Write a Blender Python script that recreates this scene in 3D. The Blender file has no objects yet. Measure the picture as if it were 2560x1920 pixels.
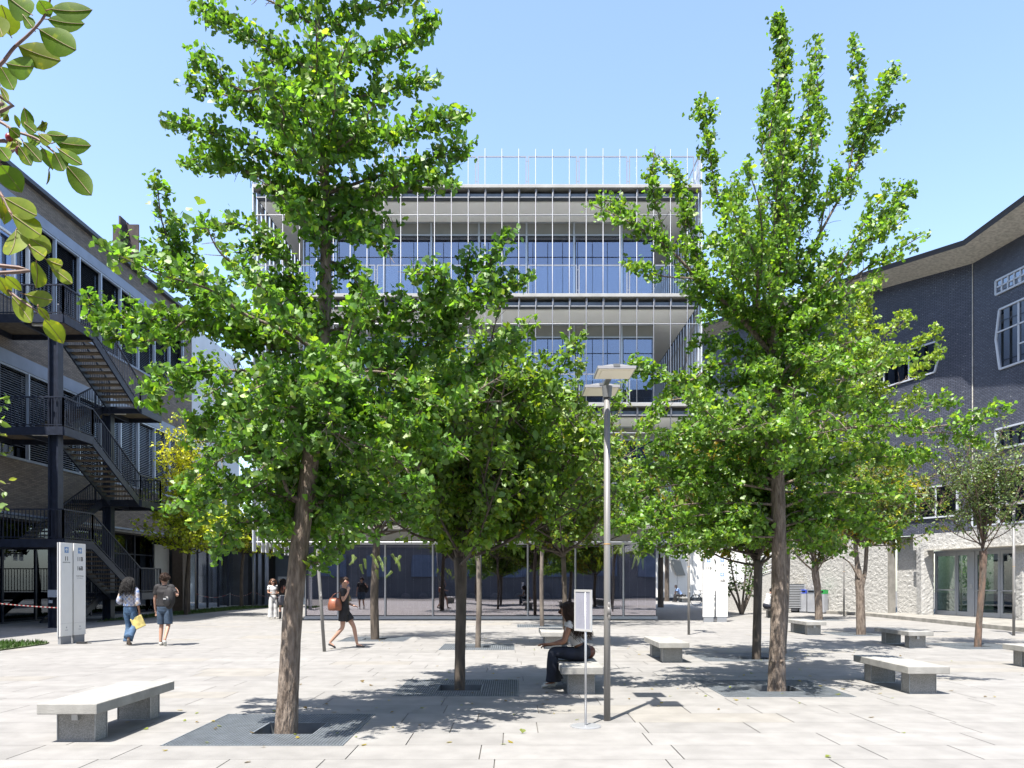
import bpy, bmesh, math, random
import numpy as np
from mathutils import Vector, Matrix, Euler
random.seed(7); RNG = np.random.default_rng(11)
PI = math.pi; R = math.radians
SC = bpy.context.scene
COL = SC.collection
CAMZ = 1.6
FS = 1920.0; HX, HY = 1280.0, 1452.5          # focal length and principal point, in photo pixels

def at(sx, sy, Y):                             # photo pixel seen at distance Y -> world point
    return Vector(((sx-HX)/FS*Y, Y, CAMZ-(sy-HY)/FS*Y))
def gnd(sx, sy, z=0.0):                        # photo pixel on the level z
    Y = (CAMZ-z)*FS/(sy-HY)
    return Vector(((sx-HX)/FS*Y, Y, z))
DS = 2560/2212.0
def atd(dx, dy, Y): return at(dx*DS, dy*DS, Y)

# ---------------------------------------------------------------- materials
def mat(name, col=(.5,.5,.5), rough=.6, metal=0.0, spec=.5, noise=0.0, nscale=8.0, bump=0.0, bscale=40.0, col2=None, attr=None, detail=4.0):
    m = bpy.data.materials.new(name); m.use_nodes = True
    nt = m.node_tree; N = nt.nodes; L = nt.links
    b = N['Principled BSDF']
    b.inputs['Roughness'].default_value = rough
    b.inputs['Metallic'].default_value = metal
    b.inputs['Specular IOR Level'].default_value = spec
    b.inputs['Base Color'].default_value = (*col, 1)
    src = None
    tc = N.new('ShaderNodeTexCoord')
    if noise > 0 or col2:
        nz = N.new('ShaderNodeTexNoise'); nz.inputs['Scale'].default_value = nscale; nz.inputs['Detail'].default_value = detail
        L.new(tc.outputs['Object'], nz.inputs['Vector'])
        rp = N.new('ShaderNodeValToRGB')
        c2 = col2 if col2 else tuple(max(0, c*(1-noise)) for c in col)
        c1 = col if col2 else tuple(min(1, c*(1+noise*.6)) for c in col)
        rp.color_ramp.elements[0].position = .35; rp.color_ramp.elements[1].position = .65
        rp.color_ramp.elements[0].color = (*c2, 1); rp.color_ramp.elements[1].color = (*c1, 1)
        L.new(nz.outputs['Fac'], rp.inputs['Fac']); src = rp.outputs['Color']
    if attr:
        at_ = N.new('ShaderNodeAttribute'); at_.attribute_name = attr
        if src:
            mx = N.new('ShaderNodeMix'); mx.data_type = 'RGBA'; mx.blend_type = 'MULTIPLY'; mx.inputs[0].default_value = 1
            L.new(src, mx.inputs[6]); L.new(at_.outputs['Color'], mx.inputs[7]); src = mx.outputs[2]
        else: src = at_.outputs['Color']
    if src: L.new(src, b.inputs['Base Color'])
    if bump > 0:
        nb = N.new('ShaderNodeTexNoise'); nb.inputs['Scale'].default_value = bscale; nb.inputs['Detail'].default_value = 6
        L.new(tc.outputs['Object'], nb.inputs['Vector'])
        bp = N.new('ShaderNodeBump'); bp.inputs['Strength'].default_value = bump; bp.inputs['Distance'].default_value = .02
        L.new(nb.outputs['Fac'], bp.inputs['Height']); L.new(bp.outputs['Normal'], b.inputs['Normal'])
    return m

def nodes_of(m): return m.node_tree.nodes, m.node_tree.links, m.node_tree.nodes['Principled BSDF']

def glass_mat(name, tint=(.4,.43,.46), refl=(.8,.83,.9), lo=.12, hi=.75, rough=.01, blend=.35, wave=0.0):
    m = bpy.data.materials.new(name); m.use_nodes = True
    nt = m.node_tree; N = nt.nodes; L = nt.links
    N.remove(N['Principled BSDF'])
    t = N.new('ShaderNodeBsdfTransparent'); t.inputs[0].default_value = (*tint, 1)
    g = N.new('ShaderNodeBsdfGlossy'); g.inputs['Color'].default_value = (*refl, 1); g.inputs['Roughness'].default_value = rough
    lw = N.new('ShaderNodeLayerWeight'); lw.inputs[0].default_value = blend
    mr = N.new('ShaderNodeMapRange'); mr.inputs[3].default_value = lo; mr.inputs[4].default_value = hi
    L.new(lw.outputs['Facing'], mr.inputs[0])
    mx = N.new('ShaderNodeMixShader'); L.new(mr.outputs[0], mx.inputs[0]); L.new(t.outputs[0], mx.inputs[1]); L.new(g.outputs[0], mx.inputs[2])
    if wave > 0:
        tc = N.new('ShaderNodeTexCoord'); nz = N.new('ShaderNodeTexNoise'); nz.inputs['Scale'].default_value = .5; nz.inputs['Detail'].default_value = 1
        L.new(tc.outputs['Object'], nz.inputs['Vector'])
        bp = N.new('ShaderNodeBump'); bp.inputs['Strength'].default_value = wave; bp.inputs['Distance'].default_value = .05
        L.new(nz.outputs['Fac'], bp.inputs['Height']); L.new(bp.outputs['Normal'], g.inputs['Normal'])
    L.new(mx.outputs[0], N['Material Output'].inputs['Surface'])
    return m

def leaf_mat(name, rough=.45, trans=.38, gloss=.05, tgain=(1.35,1.3,.55), blotch=0):
    m = bpy.data.materials.new(name); m.use_nodes = True
    nt = m.node_tree; N = nt.nodes; L = nt.links
    N.remove(N['Principled BSDF'])
    a = N.new('ShaderNodeAttribute'); a.attribute_name = 'tint'
    d = N.new('ShaderNodeBsdfDiffuse'); t = N.new('ShaderNodeBsdfTranslucent'); g = N.new('ShaderNodeBsdfGlossy')
    g.inputs['Roughness'].default_value = rough; g.inputs['Color'].default_value = (.9,.95,.85,1)
    mu = N.new('ShaderNodeMix'); mu.data_type = 'RGBA'; mu.blend_type = 'MULTIPLY'; mu.inputs[0].default_value = 1
    src = a.outputs['Color']
    if blotch:
        tc = N.new('ShaderNodeTexCoord'); nz = N.new('ShaderNodeTexNoise'); nz.inputs['Scale'].default_value = blotch; nz.inputs['Detail'].default_value = 4; L.new(tc.outputs['Object'], nz.inputs[0])
        rp = N.new('ShaderNodeValToRGB'); E = rp.color_ramp.elements; E[0].position = .3; E[0].color = (.75,.85,.7,1); E[1].position = .62; E[1].color = (1,1,1,1); e = E.new(.7); e.color = (2.1,1.6,.9,1); e = E.new(.8); e.color = (1.1,.55,.5,1)
        L.new(nz.outputs['Fac'], rp.inputs[0]); m0 = N.new('ShaderNodeMix'); m0.data_type = 'RGBA'; m0.blend_type = 'MULTIPLY'; m0.inputs[0].default_value = 1; L.new(src, m0.inputs[6]); L.new(rp.outputs[0], m0.inputs[7]); src = m0.outputs[2]
    L.new(src, mu.inputs[6]); mu.inputs[7].default_value = (*tgain, 1)
    L.new(src, d.inputs[0]); L.new(mu.outputs[2], t.inputs[0])
    m1 = N.new('ShaderNodeMixShader'); m1.inputs[0].default_value = trans
    L.new(d.outputs[0], m1.inputs[1]); L.new(t.outputs[0], m1.inputs[2])
    m2 = N.new('ShaderNodeMixShader'); m2.inputs[0].default_value = gloss
    L.new(m1.outputs[0], m2.inputs[1]); L.new(g.outputs[0], m2.inputs[2])
    L.new(m2.outputs[0], N['Material Output'].inputs['Surface'])
    return m

# ---------------------------------------------------------------- object helpers
def thing(name, label, cat, loc=(0,0,0), rotz=0.0, group=None):
    o = bpy.data.objects.new(name, None); COL.objects.link(o)
    o.empty_display_size = .2
    o.location = loc; o.rotation_euler = (0,0,rotz)
    tag(o, label, cat, group); return o
def tag(o, label=None, cat=None, group=None, kind=None):
    if label: o['label'] = label
    if cat: o['category'] = cat
    if group: o['group'] = group
    if kind: o['kind'] = kind
    return o
def link(name, me, parent=None, world=False):
    o = bpy.data.objects.new(name, me); COL.objects.link(o)
    if parent is not None:
        o.parent = parent
        if world:
            p = parent; off = Vector((0,0,0))
            while p is not None: off += p.location; p = p.parent
            o.location = -off
    return o
def copy_tree(o, parent=None):
    c = o.copy(); COL.objects.link(c)
    c.parent = parent
    for ch in list(o.children): copy_tree(ch, c)
    return c

class MB:
    def __init__(s): s.v = []; s.f = []; s.mi = []; s.m = 0
    def add(s, vs, fs, M=None):
        o = len(s.v)
        for p in vs:
            p = Vector(p)
            if M is not None: p = M @ p
            s.v.append(tuple(p))
        for f in fs: s.f.append(tuple(i+o for i in f)); s.mi.append(s.m)
        return s
    def box(s, x0, x1, y0, y1, z0, z1, M=None):
        return s.add([(x0,y0,z0),(x1,y0,z0),(x1,y1,z0),(x0,y1,z0),(x0,y0,z1),(x1,y0,z1),(x1,y1,z1),(x0,y1,z1)],
            [(0,3,2,1),(4,5,6,7),(0,1,5,4),(1,2,6,5),(2,3,7,6),(3,0,4,7)], M)
    def bar(s, a, b, w, h=None, up=(0,0,1)):
        a = Vector(a); b = Vector(b); h = h or w
        d = (b-a); L = d.length
        if L < 1e-6: return s
        d.normalize(); up = Vector(up)
        if abs(d.dot(up)) > .98: up = Vector((0,1,0))
        x = d.cross(up).normalized(); y = x.cross(d).normalized()
        M = Matrix(((x.x,d.x,y.x,a.x),(x.y,d.y,y.y,a.y),(x.z,d.z,y.z,a.z),(0,0,0,1)))
        return s.box(-w/2, w/2, 0, L, -h/2, h/2, M)
    def prism(s, pts, y0, y1, M=None):           # polygon in XZ extruded along Y
        n = len(pts)
        vs = [(p[0],y0,p[1]) for p in pts]+[(p[0],y1,p[1]) for p in pts]
        fs = [tuple(range(n)), tuple(range(2*n-1,n-1,-1))]
        for i in range(n):
            j = (i+1) % n; fs.append((i,i+n,j+n,j))
        return s.add(vs, fs, M)
    def poly(s, pts, z0, z1, M=None):            # polygon in XY extruded along Z
        n = len(pts)
        vs = [(p[0],p[1],z0) for p in pts]+[(p[0],p[1],z1) for p in pts]
        fs = [tuple(range(n-1,-1,-1)), tuple(range(n,2*n))]
        for i in range(n):
            j = (i+1) % n; fs.append((i,j,j+n,i+n))
        return s.add(vs, fs, M)
    def tube(s, pts, rad, n=8, cap=True, M=None):
        pts = [Vector(p) for p in pts]; k = len(pts)
        rad = list(rad) if hasattr(rad, '__len__') else [rad]*k
        o = []; prev = None
        for i, p in enumerate(pts):
            t = (pts[min(i+1,k-1)]-pts[max(i-1,0)]).normalized()
            if prev is None:
                u = t.cross(Vector((0,0,1)))
                if u.length < .05: u = t.cross(Vector((0,1,0)))
            else: u = prev - t*prev.dot(t)
            u.normalize(); prev = u; w = t.cross(u)
            for j in range(n):
                a = 2*PI*j/n
                r_ = rad[i] if hasattr(rad[i], '__len__') else (rad[i], rad[i])
                o.append(p+u*math.cos(a)*r_[0]+w*math.sin(a)*r_[1])
        fs = []
        for i in range(k-1):
            for j in range(n):
                a = i*n+j; b = i*n+(j+1)%n
                fs.append((a,b,b+n,a+n))
        if cap: fs.append(tuple(range(n-1,-1,-1))); fs.append(tuple(range((k-1)*n,k*n)))
        return s.add(o, fs, M)
    def ellipsoid(s, c, r, n=10, m=7, M=None):
        c = Vector(c); vs = [(c.x,c.y,c.z-r[2])]; fs = []
        for i in range(1,m):
            a = -PI/2+PI*i/m
            for j in range(n):
                b = 2*PI*j/n
                vs.append((c.x+r[0]*math.cos(a)*math.cos(b), c.y+r[1]*math.cos(a)*math.sin(b), c.z+r[2]*math.sin(a)))
        vs.append((c.x,c.y,c.z+r[2])); T = len(vs)-1
        for j in range(n): fs.append((0,1+(j+1)%n,1+j)); fs.append((T,T-n+j,T-n+(j+1)%n))
        for i in range(m-2):
            for j in range(n):
                a = 1+i*n+j; b = 1+i*n+(j+1)%n; fs.append((a,b,b+n,a+n))
        return s.add(vs, fs, M)
    def mesh(s, name, mats, smooth=False):
        me = bpy.data.meshes.new(name); me.from_pydata(s.v, [], s.f)
        if not isinstance(mats, (list,tuple)): mats = [mats]
        for m in mats: me.materials.append(m)
        if len(mats) > 1: me.polygons.foreach_set('material_index', s.mi)
        if smooth: me.polygons.foreach_set('use_smooth', [True]*len(me.polygons))
        me.update(); return me
    def build(s, name, mats, parent=None, world=False, smooth=False, bevel=0.0):
        o = link(name, s.mesh(name, mats, smooth), parent, world)
        if bevel:
            md = o.modifiers.new('Bevel', 'BEVEL'); md.width = bevel; md.segments = 2; md.limit_method = 'ANGLE'
        return o

def set_tint(me, cols):                        # one colour per face
    a = me.color_attributes.new('tint', 'FLOAT_COLOR', 'CORNER')
    n = np.zeros(len(me.polygons), dtype=np.int32); me.polygons.foreach_get('loop_total', n)
    c = np.ones((len(n),4), dtype=np.float32); c[:,:3] = cols
    a.data.foreach_set('color', np.repeat(c, n, axis=0).ravel())

def text_mesh(body, size, align='CENTER', bold=False):
    cu = bpy.data.curves.new('txt', 'FONT'); cu.body = body; cu.size = size; cu.align_x = align; cu.extrude = .0005
    if bold: cu.offset = size*.022
    o = bpy.data.objects.new('txt', cu); COL.objects.link(o)
    dg = bpy.context.evaluated_depsgraph_get(); dg.update()
    me = bpy.data.meshes.new_from_object(o.evaluated_get(dg))
    bpy.data.objects.remove(o); bpy.data.curves.remove(cu)
    return me
def put_text(parent, name, body, size, x, y, z, m, bold=False):    # stands upright, reads from -Y
    me = text_mesh(body, size, bold=bold); me.materials.clear(); me.materials.append(m)
    o = link(name, me, parent); o.location = (x,y,z); o.rotation_euler = (PI/2,0,0); return o

def skin(name, verts, edges, rad, m, parent=None, sub=2, root=0, world=False):
    me = bpy.data.meshes.new(name); me.from_pydata([tuple(v) for v in verts], edges, [])
    o = bpy.data.objects.new(name+'_tmp', me); COL.objects.link(o)
    sk = o.modifiers.new('Skin', 'SKIN'); sk.use_smooth_shade = True; sk.branch_smoothing = .6
    for i, r in enumerate(rad):
        r = r if hasattr(r, '__len__') else (r, r)
        me.skin_vertices[0].data[i].radius = r
        me.skin_vertices[0].data[i].use_root = (i == root)
    if sub:
        sd = o.modifiers.new('Sub', 'SUBSURF'); sd.levels = sub; sd.render_levels = sub
    dg = bpy.context.evaluated_depsgraph_get(); dg.update()
    out = bpy.data.meshes.new_from_object(o.evaluated_get(dg)); out.name = name
    bpy.data.objects.remove(o); bpy.data.meshes.remove(me)
    out.materials.clear(); out.materials.append(m)
    out.polygons.foreach_set('use_smooth', [True]*len(out.polygons))
    return link(name, out, parent, world)
# ---------------------------------------------------------------- world, sun, camera
SUN_EL = R(65.0); SHX, SHY = .48, .877          # shadows fall towards +x +y
w = bpy.data.worlds.new('World'); SC.world = w; w.use_nodes = True
nt = w.node_tree; bg = nt.nodes['Background']
sky = nt.nodes.new('ShaderNodeTexSky'); sky.sky_type = 'NISHITA'; sky.sun_disc = False
sky.sun_elevation = SUN_EL; sky.sun_rotation = math.atan2(-SHX, -SHY)
sky.air_density = 1.0; sky.dust_density = 1.2; sky.ozone_density = .8; sky.altitude = 0
nt.links.new(sky.outputs[0], bg.inputs[0]); bg.inputs[1].default_value = .15
sl = bpy.data.lights.new('sun', 'SUN'); sl.energy = 5.0; sl.angle = R(.5); sl.color = (1, .95, .87)
so = bpy.data.objects.new('sun', sl); COL.objects.link(so)
dv = Vector((SHX*math.cos(SUN_EL), SHY*math.cos(SUN_EL), -math.sin(SUN_EL)))
so.rotation_euler = (-dv).to_track_quat('Z', 'Y').to_euler(); so.location = (-10, -20, 40)
cam = bpy.data.cameras.new('camera'); cam.lens = 27.0; cam.sensor_width = 36.0; cam.sensor_fit = 'HORIZONTAL'
cam.shift_x = 0; cam.shift_y = (HY-960)/2560.0; cam.clip_end = 600; cam.clip_start = .05
co = bpy.data.objects.new('camera', cam); COL.objects.link(co); co.location = (0,0,CAMZ); co.rotation_euler = (PI/2,0,0)
SC.camera = co
SC.view_settings.view_transform = 'Standard'; SC.view_settings.look = 'None'; SC.view_settings.exposure = 1.4; SC.view_settings.gamma = 1

# ---------------------------------------------------------------- materials
M = {}
M['pave'] = mat('paving_stone', (1,1,1), .8, attr='tint', noise=.17, nscale=3.1, bump=.12, bscale=55, spec=.25, detail=9)
M['joint'] = mat('paving_joint', (.085,.08,.072), .9)
M['far'] = mat('far_ground', (.32,.31,.29), .9, noise=.2, nscale=1.0)
M['kerb'] = mat('kerb_concrete', (.22,.21,.19), .85, noise=.25, nscale=3, bump=.3, bscale=30)
M['conc'] = mat('bench_concrete', (.27,.265,.25), .75, noise=.16, nscale=5, bump=.2, bscale=60, spec=.3, detail=9)
M['leg'] = mat('bench_leg_granite', (.27,.268,.26), .75, noise=.35, nscale=110, bump=.2, bscale=90)
M['galv'] = mat('galvanised_steel', (.33,.35,.37), .42, .7, noise=.15, nscale=20)
M['grate'] = mat('grate_steel', (.17,.19,.21), .45, .3, noise=.15, nscale=6)
M['soil'] = mat('pit_soil', (.06,.048,.036), .95, noise=.4, nscale=12, bump=.6)
M['polegrey'] = mat('pole_paint', (.17,.165,.16), .42, .1, noise=.06, nscale=3)
M['headgrey'] = mat('lamp_head_paint', (.30,.30,.32), .4, .1)
M['headdark'] = mat('lamp_head_top', (.13,.135,.14), .5)
M['cream'] = mat('lamp_diffuser', (.85,.79,.66), .5)
M['white'] = mat('white_panel', (.70,.69,.655), .45, noise=.03, nscale=3)
M['offwhite'] = mat('offwhite_side', (.42,.43,.45), .4, .2)
M['signbase'] = mat('sign_base', (.25,.26,.28), .45, .3)
M['signblue'] = mat('sign_blue', (.16,.27,.45), .5)
M['ink'] = mat('sign_ink', (.03,.03,.035), .6)
M['inkgrey'] = mat('sign_grey_print', (.35,.35,.36), .6)
M['black'] = mat('black_plastic', (.015,.015,.017), .45)
M['alu'] = mat('aluminium', (.40,.41,.43), .35, .5)
M['sheet'] = mat('poster_back', (.26,.265,.32), .5, noise=.05, nscale=4)

# ---------------------------------------------------------------- paving
GRATES = [(-2.53,8.34,.88,-2.40,8.32),(-.79,11.55,.88,-.78,11.5),(3.85,11.5,.9,3.9,11.4),(4.75,16.2,.88,5.0,15.9),(11.4,18.9,.88,11.35,18.9),
          (-3.75,21.2,.88,-3.78,21.2),(-.83,18.7,.88,-.83,18.7),(1.07,27.4,.88,1.07,27.4),(10.5,23.2,.88,10.5,23.1),(12.7,31.9,.88,12.7,31.9)]
GR = [(g[0]-g[2], g[0]+g[2], g[1]-g[2], g[1]+g[2]) for g in GRATES]
def cut(rect, holes):
    out = [rect]
    for hx0,hx1,hy0,hy1 in holes:
        nxt = []
        for x0,x1,y0,y1 in out:
            if hx1 <= x0 or hx0 >= x1 or hy1 <= y0 or hy0 >= y1: nxt.append((x0,x1,y0,y1)); continue
            if hy0 > y0: nxt.append((x0,x1,y0,hy0))
            if hy1 < y1: nxt.append((x0,x1,hy1,y1))
            a = max(y0,hy0); b = min(y1,hy1)
            if hx0 > x0: nxt.append((x0,hx0,a,b))
            if hx1 < x1: nxt.append((hx1,x1,a,b))
        out = nxt
    return out
mb = MB()
for r in cut((-60,60,-30,120), GR):
    mb.add([(r[0],r[2],0),(r[1],r[2],0),(r[1],r[3],0),(r[0],r[3],0)], [(0,1,2,3)])
g = mb.build('ground', M['joint']); g.location.z = -.012; tag(g, kind='structure')
def left_edge(y):                               # edge of the plaza along the grass
    pts = [(0,-11.75),(17.4,-11.75),(19.5,-11.7),(20.1,-13.4),(20.8,-14.6),(28,-16.0),(35,-15.6),(38,-15.3),(42,-15.2),(46.5,-14.5),(60,-14.5)]
    for (a,xa),(b,xb) in zip(pts, pts[1:]):
        if a <= y <= b: return xa+(xb-xa)*(y-a)/(b-a)
    return -11.75
mb = MB(); cols = []
y = .29
while y < 62:
    hgt = .6
    le = left_edge(y+.3)-.3; x = le-random.random()*1.2
    rowt = random.uniform(-.02,.02)
    while x < 17.5:
        Ls = random.choice([.9,1.2,1.2,1.5,1.8,1.8,2.1])+random.uniform(-.05,.05)
        base = .222+rowt*.25+random.gauss(0,.0065)
        k = random.random(); wm = 0
        if k < .08: wm = .009
        if k > .9: base -= .014
        rect = (max(x+.005,le), x+Ls-.005, y+.0025, y+hgt-.0025)
        if rect[1] > rect[0]:
            for q in cut(rect, [(a-.01,b+.01,c-.01,d+.01) for a,b,c,d in GR]):
                if q[1]-q[0] < .02 or q[3]-q[2] < .02: continue
                mb.add([(q[0],q[2],0),(q[1],q[2],0),(q[1],q[3],0),(q[0],q[3],0)], [(0,1,2,3)])
                cols.append((base+.003+wm*.6, base*.985+wm*.05, base*.945-wm*1.1))
        x += Ls
    y += hgt
pv = mb.build('plaza_paving', M['pave']); tag(pv, kind='structure'); set_tint(pv.data, np.array(cols))

# raised pavement on the right, path and grass on the left
mb = MB(); mb.poly([(15.9,18),(16.0,26),(16.2,34.7),(15.2,38.2),(17.4,38.2),(30,38.2),(30,18)], -.01, .15)
tag(mb.build('raised_pavement', M['kerb'], bevel=.015), kind='structure')
mb = MB(); mb.poly([(-40,15),(-14.2,20.3),(-14.8,21.2),(-16.1,28),(-16.0,35),(-15.4,42),(-14.2,48),(-8,49),(-8,58),(-40,58)], -.012, -.004)
tag(mb.build('side_path', M['kerb']), kind='structure')
M['grass'] = leaf_mat('grass_blades', trans=.2, gloss=.03)
M['turf'] = mat('turf_soil', (.05,.07,.025), .95, noise=.4, nscale=20)
def grass(polys):
    base = MB(); 
    P = []; T = []
    for poly, dens in polys:
        base.poly(poly, -.002, .03)
        xs = [p[0] for p in poly]; ys = [p[1] for p in poly]
        n = int((max(xs)-min(xs))*(max(ys)-min(ys))*dens)
        for _ in range(n):
            px = random.uniform(min(xs),max(xs)); py = random.uniform(min(ys),max(ys)); c = False
            j = len(poly)-1
            for i in range(len(poly)):
                if (poly[i][1] > py) != (poly[j][1] > py) and px < (poly[j][0]-poly[i][0])*(py-poly[i][1])/(poly[j][1]-poly[i][1])+poly[i][0]: c = not c
                j = i
            if c: P.append((px,py))
    t = base.build('lawn_soil', M['turf']); tag(t, kind='structure')
    mb = MB(); cols = []
    for px,py in P:
        a = random.uniform(0,PI); hh = random.uniform(.05,.11); ww = random.uniform(.012,.025)
        dx,dy = math.cos(a)*ww, math.sin(a)*ww; lx,ly = random.gauss(0,.03), random.gauss(0,.03)
        mb.add([(px-dx,py-dy,.028),(px+dx,py+dy,.028),(px+lx,py+ly,.03+hh)], [(0,1,2)])
        v = random.uniform(.7,1.3); cols.append((.04*v,.085*v,.015*v))
    o = mb.build('grass', M['grass']); tag(o, kind='stuff'); set_tint(o.data, np.array(cols))
grass([([(-25,15),(-11.72,15.5),(-11.72,19.3),(-11.9,19.75),(-13.4,20.05),(-16,19.9),(-25,18)], 200),
       ([(-16.2,30),(-15.65,35),(-15.35,38),(-15.2,42),(-14.5,46.4),(-12.8,47.6),(-14.5,48),(-16.8,47.6),(-17.1,43),(-17.0,36)], 140)])

# ---------------------------------------------------------------- tree grates
def make_grate(i, g):
    cx,cy,h,hx,hy = g
    names = ['dark steel tree grate in the near foreground around the leaning ginkgo', 'dark steel tree grate in the shade round the low forking tree trunk',
      'steel tree grate at the foot of the tall right ginkgo', 'steel tree grate behind the right ginkgo round a dark grey trunk', 'pale steel tree grate under the sparse reddish trunk on the right',
      'steel tree grate round the dark trunk behind the walking woman', 'steel tree grate round the slim pale trunk in front of the glass pavilion', 'steel tree grate round the thinnest trunk nearest the glass pavilion',
      'steel tree grate round the forked trunk behind a bench on the right', 'steel tree grate round the trunk in front of the waste bins']
    t = thing('tree_grate', names[i], 'tree grate', (cx,cy,0), 0, 'steel tree grates in the paving')
    hx -= cx; hy -= cy; r = .335
    holes = [(hx-r,hx+r,hy-r,hy+r)]
    mb = MB(); p = .033 if i < 3 else (.05 if i < 7 else .08); wd = p*.27
    n = int(2*h/p)
    for k in range(n+1):
        u = -h+2*h*k/n
        for q in cut((-h,h,u-wd/2,u+wd/2), holes): mb.box(q[0],q[1],q[2],q[3],-.028,.001)
        for q in cut((u-wd/2,u+wd/2,-h,h), holes): mb.box(q[0],q[1],q[2],q[3],-.026,.003)
    mb.build('grating', M['grate'], t)
    mb = MB()
    for a,b,c,d in ((-h,h,-h,-h+.012),(-h,h,h-.012,h),(-h,-h+.012,-h+.012,h-.012),(h-.012,h,-h+.012,h-.012)): mb.box(a,b,c,d,-.05,.005)
    for a,b,c,d in ((hx-r,hx+r,hy-r,hy-r+.015),(hx-r,hx+r,hy+r-.015,hy+r),(hx-r,hx-r+.015,hy-r+.015,hy+r-.015),(hx+r-.015,hx+r,hy-r+.015,hy+r-.015)): mb.box(a,b,c,d,-.13,.006)
    mb.build('frame', M['grate'], t)
    mb = MB(); mb.box(-h-.02,h+.02,-h-.02,h+.02,-.3,-.17)
    mb.build('pit_soil', M['soil'], t)
    return t
for i, g in enumerate(GRATES): make_grate(i, g)

# ---------------------------------------------------------------- benches
def bench_proto():
    t = thing('stone_bench', 'x', 'bench', (0,0,0), 0, 'stone benches around the plaza')
    bm = MB(); bm.box(-.295,.295,0,1.73,.295,.40); bm.build('seat', M['conc'], t, bevel=.008)
    for y0 in (.17,1.34):
        e = MB(); e.box(-.185,.185,y0,y0+.22,0,.294); e.m = 1
        for sx in (-1,1):
            for yy in (y0,y0+.22):
                e.box(sx*.188-.004,sx*.188+.004,yy-.008,yy+.008,0,.2935)
        e.box(-.19,.19,y0-.005,y0-.001,0,.012)
        e.build('leg', [M['leg'], M['galv']], t)
    return t
bp_ = bench_proto()
sock = MB(); sock.box(-.03,.03,.135,.169,.215,.285); SOCK = sock.mesh('socket_box', M['alu'])
BENCH = [(-4.35,7.5,0,'sunlit stone bench alone at the near left, close to the camera',1),
 (.98,10.69,0,'stone bench that the curly haired woman in white top sits on',0),
 (5.84,10.75,0,'stone bench dappled with leaf shadow beside the right ginkgo trunk',0),
 (9.7,18.2,0,'bright stone bench with a small socket box in front of the forked trunk',1),
 (8.96,22.6,0,'stone bench with a socket box between the right ginkgo and the forked trunk',1),
 (3.15,14.9,0,'stone bench standing alone behind the tall lamp post, stained along its front edge',0),
 (.98,17.95,0,'stone bench partly hidden behind the seated curly haired woman',0),
 (9.7,13.0,0,'stone bench cut off by the right edge of the picture',0),
 (11.5,32.6,0,'stone bench far back carrying the person in a white shirt',0),
 (12.9,57.0,0,'stone bench under the man in a blue shirt by the pale wall',0)]
BN = []
for i,(x,y,rz,lab,s) in enumerate(BENCH):
    o = bp_ if i == 0 else copy_tree(bp_)
    o.location = (x,y,0); o.rotation_euler = (0,0,rz); o['label'] = lab; BN.append(o)
for o,b in zip(BN, BENCH):
    if b[4]: link('socket_box', SOCK, o)

# ---------------------------------------------------------------- lamps
def lamp_proto():
    t = thing('lamp_post', 'x', 'street lamp', (0,0,0), 0, 'grey twin head lamp posts')
    p = MB(); p.tube([(0,0,0),(0,0,1.25),(0,0,3.72)], [.0385,.0375,.0365], 20); pole = p.build('pole', M['polegrey'], t, smooth=True)
    c = MB(); c.ellipsoid((.018,-.030,1.32),(.024,.016,.04),12,8); c.ellipsoid((.018,-.030,1.19),(.024,.016,.04),12,8); c.box(-.004,.04,-.042,-.03,1.19,1.32)
    c.build('service_hatch', M['polegrey'], pole, smooth=True)
    r = MB(); r.tube([(0,0,2.02),(0,0,2.028)], .0395, 20); r.build('orange_band', mat('orange_tape',(.55,.3,.06),.6), pole)
    br = MB(); br.tube([(0,0,3.70),(0,0,3.83)], [.05,.06], 16); br.bar((0,-.3,3.885),(0,.3,3.885),.06,.03); br.build('bracket', M['headdark'], t)
    for sx,y0 in ((.03,-.60),(-.03,.19)):
        h = MB()
        h.m = 0
        a,b = sx-.205,sx+.205; c0,d = y0,y0+.43; z0 = 3.87; z1 = 3.90
        h.box(a,b,c0,d,z0,z1)
        h.m = 1
        h.add([(a+.02,c0+.02,z1),(b-.02,c0+.02,z1),(b-.02,d-.02,z1),(a+.02,d-.02,z1),(sx-.06,c0+.04,z1+.025),(sx+.06,c0+.04,z1+.025),(sx+.06,d-.04,z1+.025),(sx-.06,d-.04,z1+.025)],
              [(4,5,6,7),(0,1,5,4),(1,2,6,5),(2,3,7,6),(3,0,4,7)])
        hd = h.build('lamp_head', [M['headgrey'], M['headdark']], t)
        f = MB(); f.box(a+.012,b-.012,c0+.012,d-.012,z0-.004,z0-.001); 
        f.build('diffuser_frame', M['cream'], hd)
        f = MB(); f.box(a+.05,b-.05,c0+.05,d-.05,z0-.010,z0-.005); f.build('diffuser', M['cream'], hd)
        k = MB(); k.box(sx-.035,sx+.035,c0-.004,c0+.05,z1-.01,z1+.02); k.build('latch', M['headdark'], hd)
    return t
lp = lamp_proto()
LAMPS = [(1.09,8.8,0,0,'tall grey lamp post nearest the camera, right of the picture centre'),
 (-4.25,17.4,0,-4,'grey lamp post leaning slightly, just right of the left ginkgo trunk'),
 (5.26,22.85,0,0,'grey lamp post in front of the right pair of white sign panels'),
 (14.7,22.5,0,0,'grey lamp post at the far right beside the raised pavement'),
 (15.0,34.7,0,0,'dark shaded lamp post against the rough white wall by the bins'),
 (-16.4,39.8,0,0,'grey post on the grass strip behind the man with the backpack'),
 (-15.5,46.0,0,0,'thin grey post holding the barrier tape by the dark passage')]
for i,(x,y,rz,tilt,lab) in enumerate(LAMPS):
    o = lp if i == 0 else copy_tree(lp)
    o.location = (x,y,0); o.rotation_euler = (0,R(tilt),R(rz)); o['label'] = lab

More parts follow.
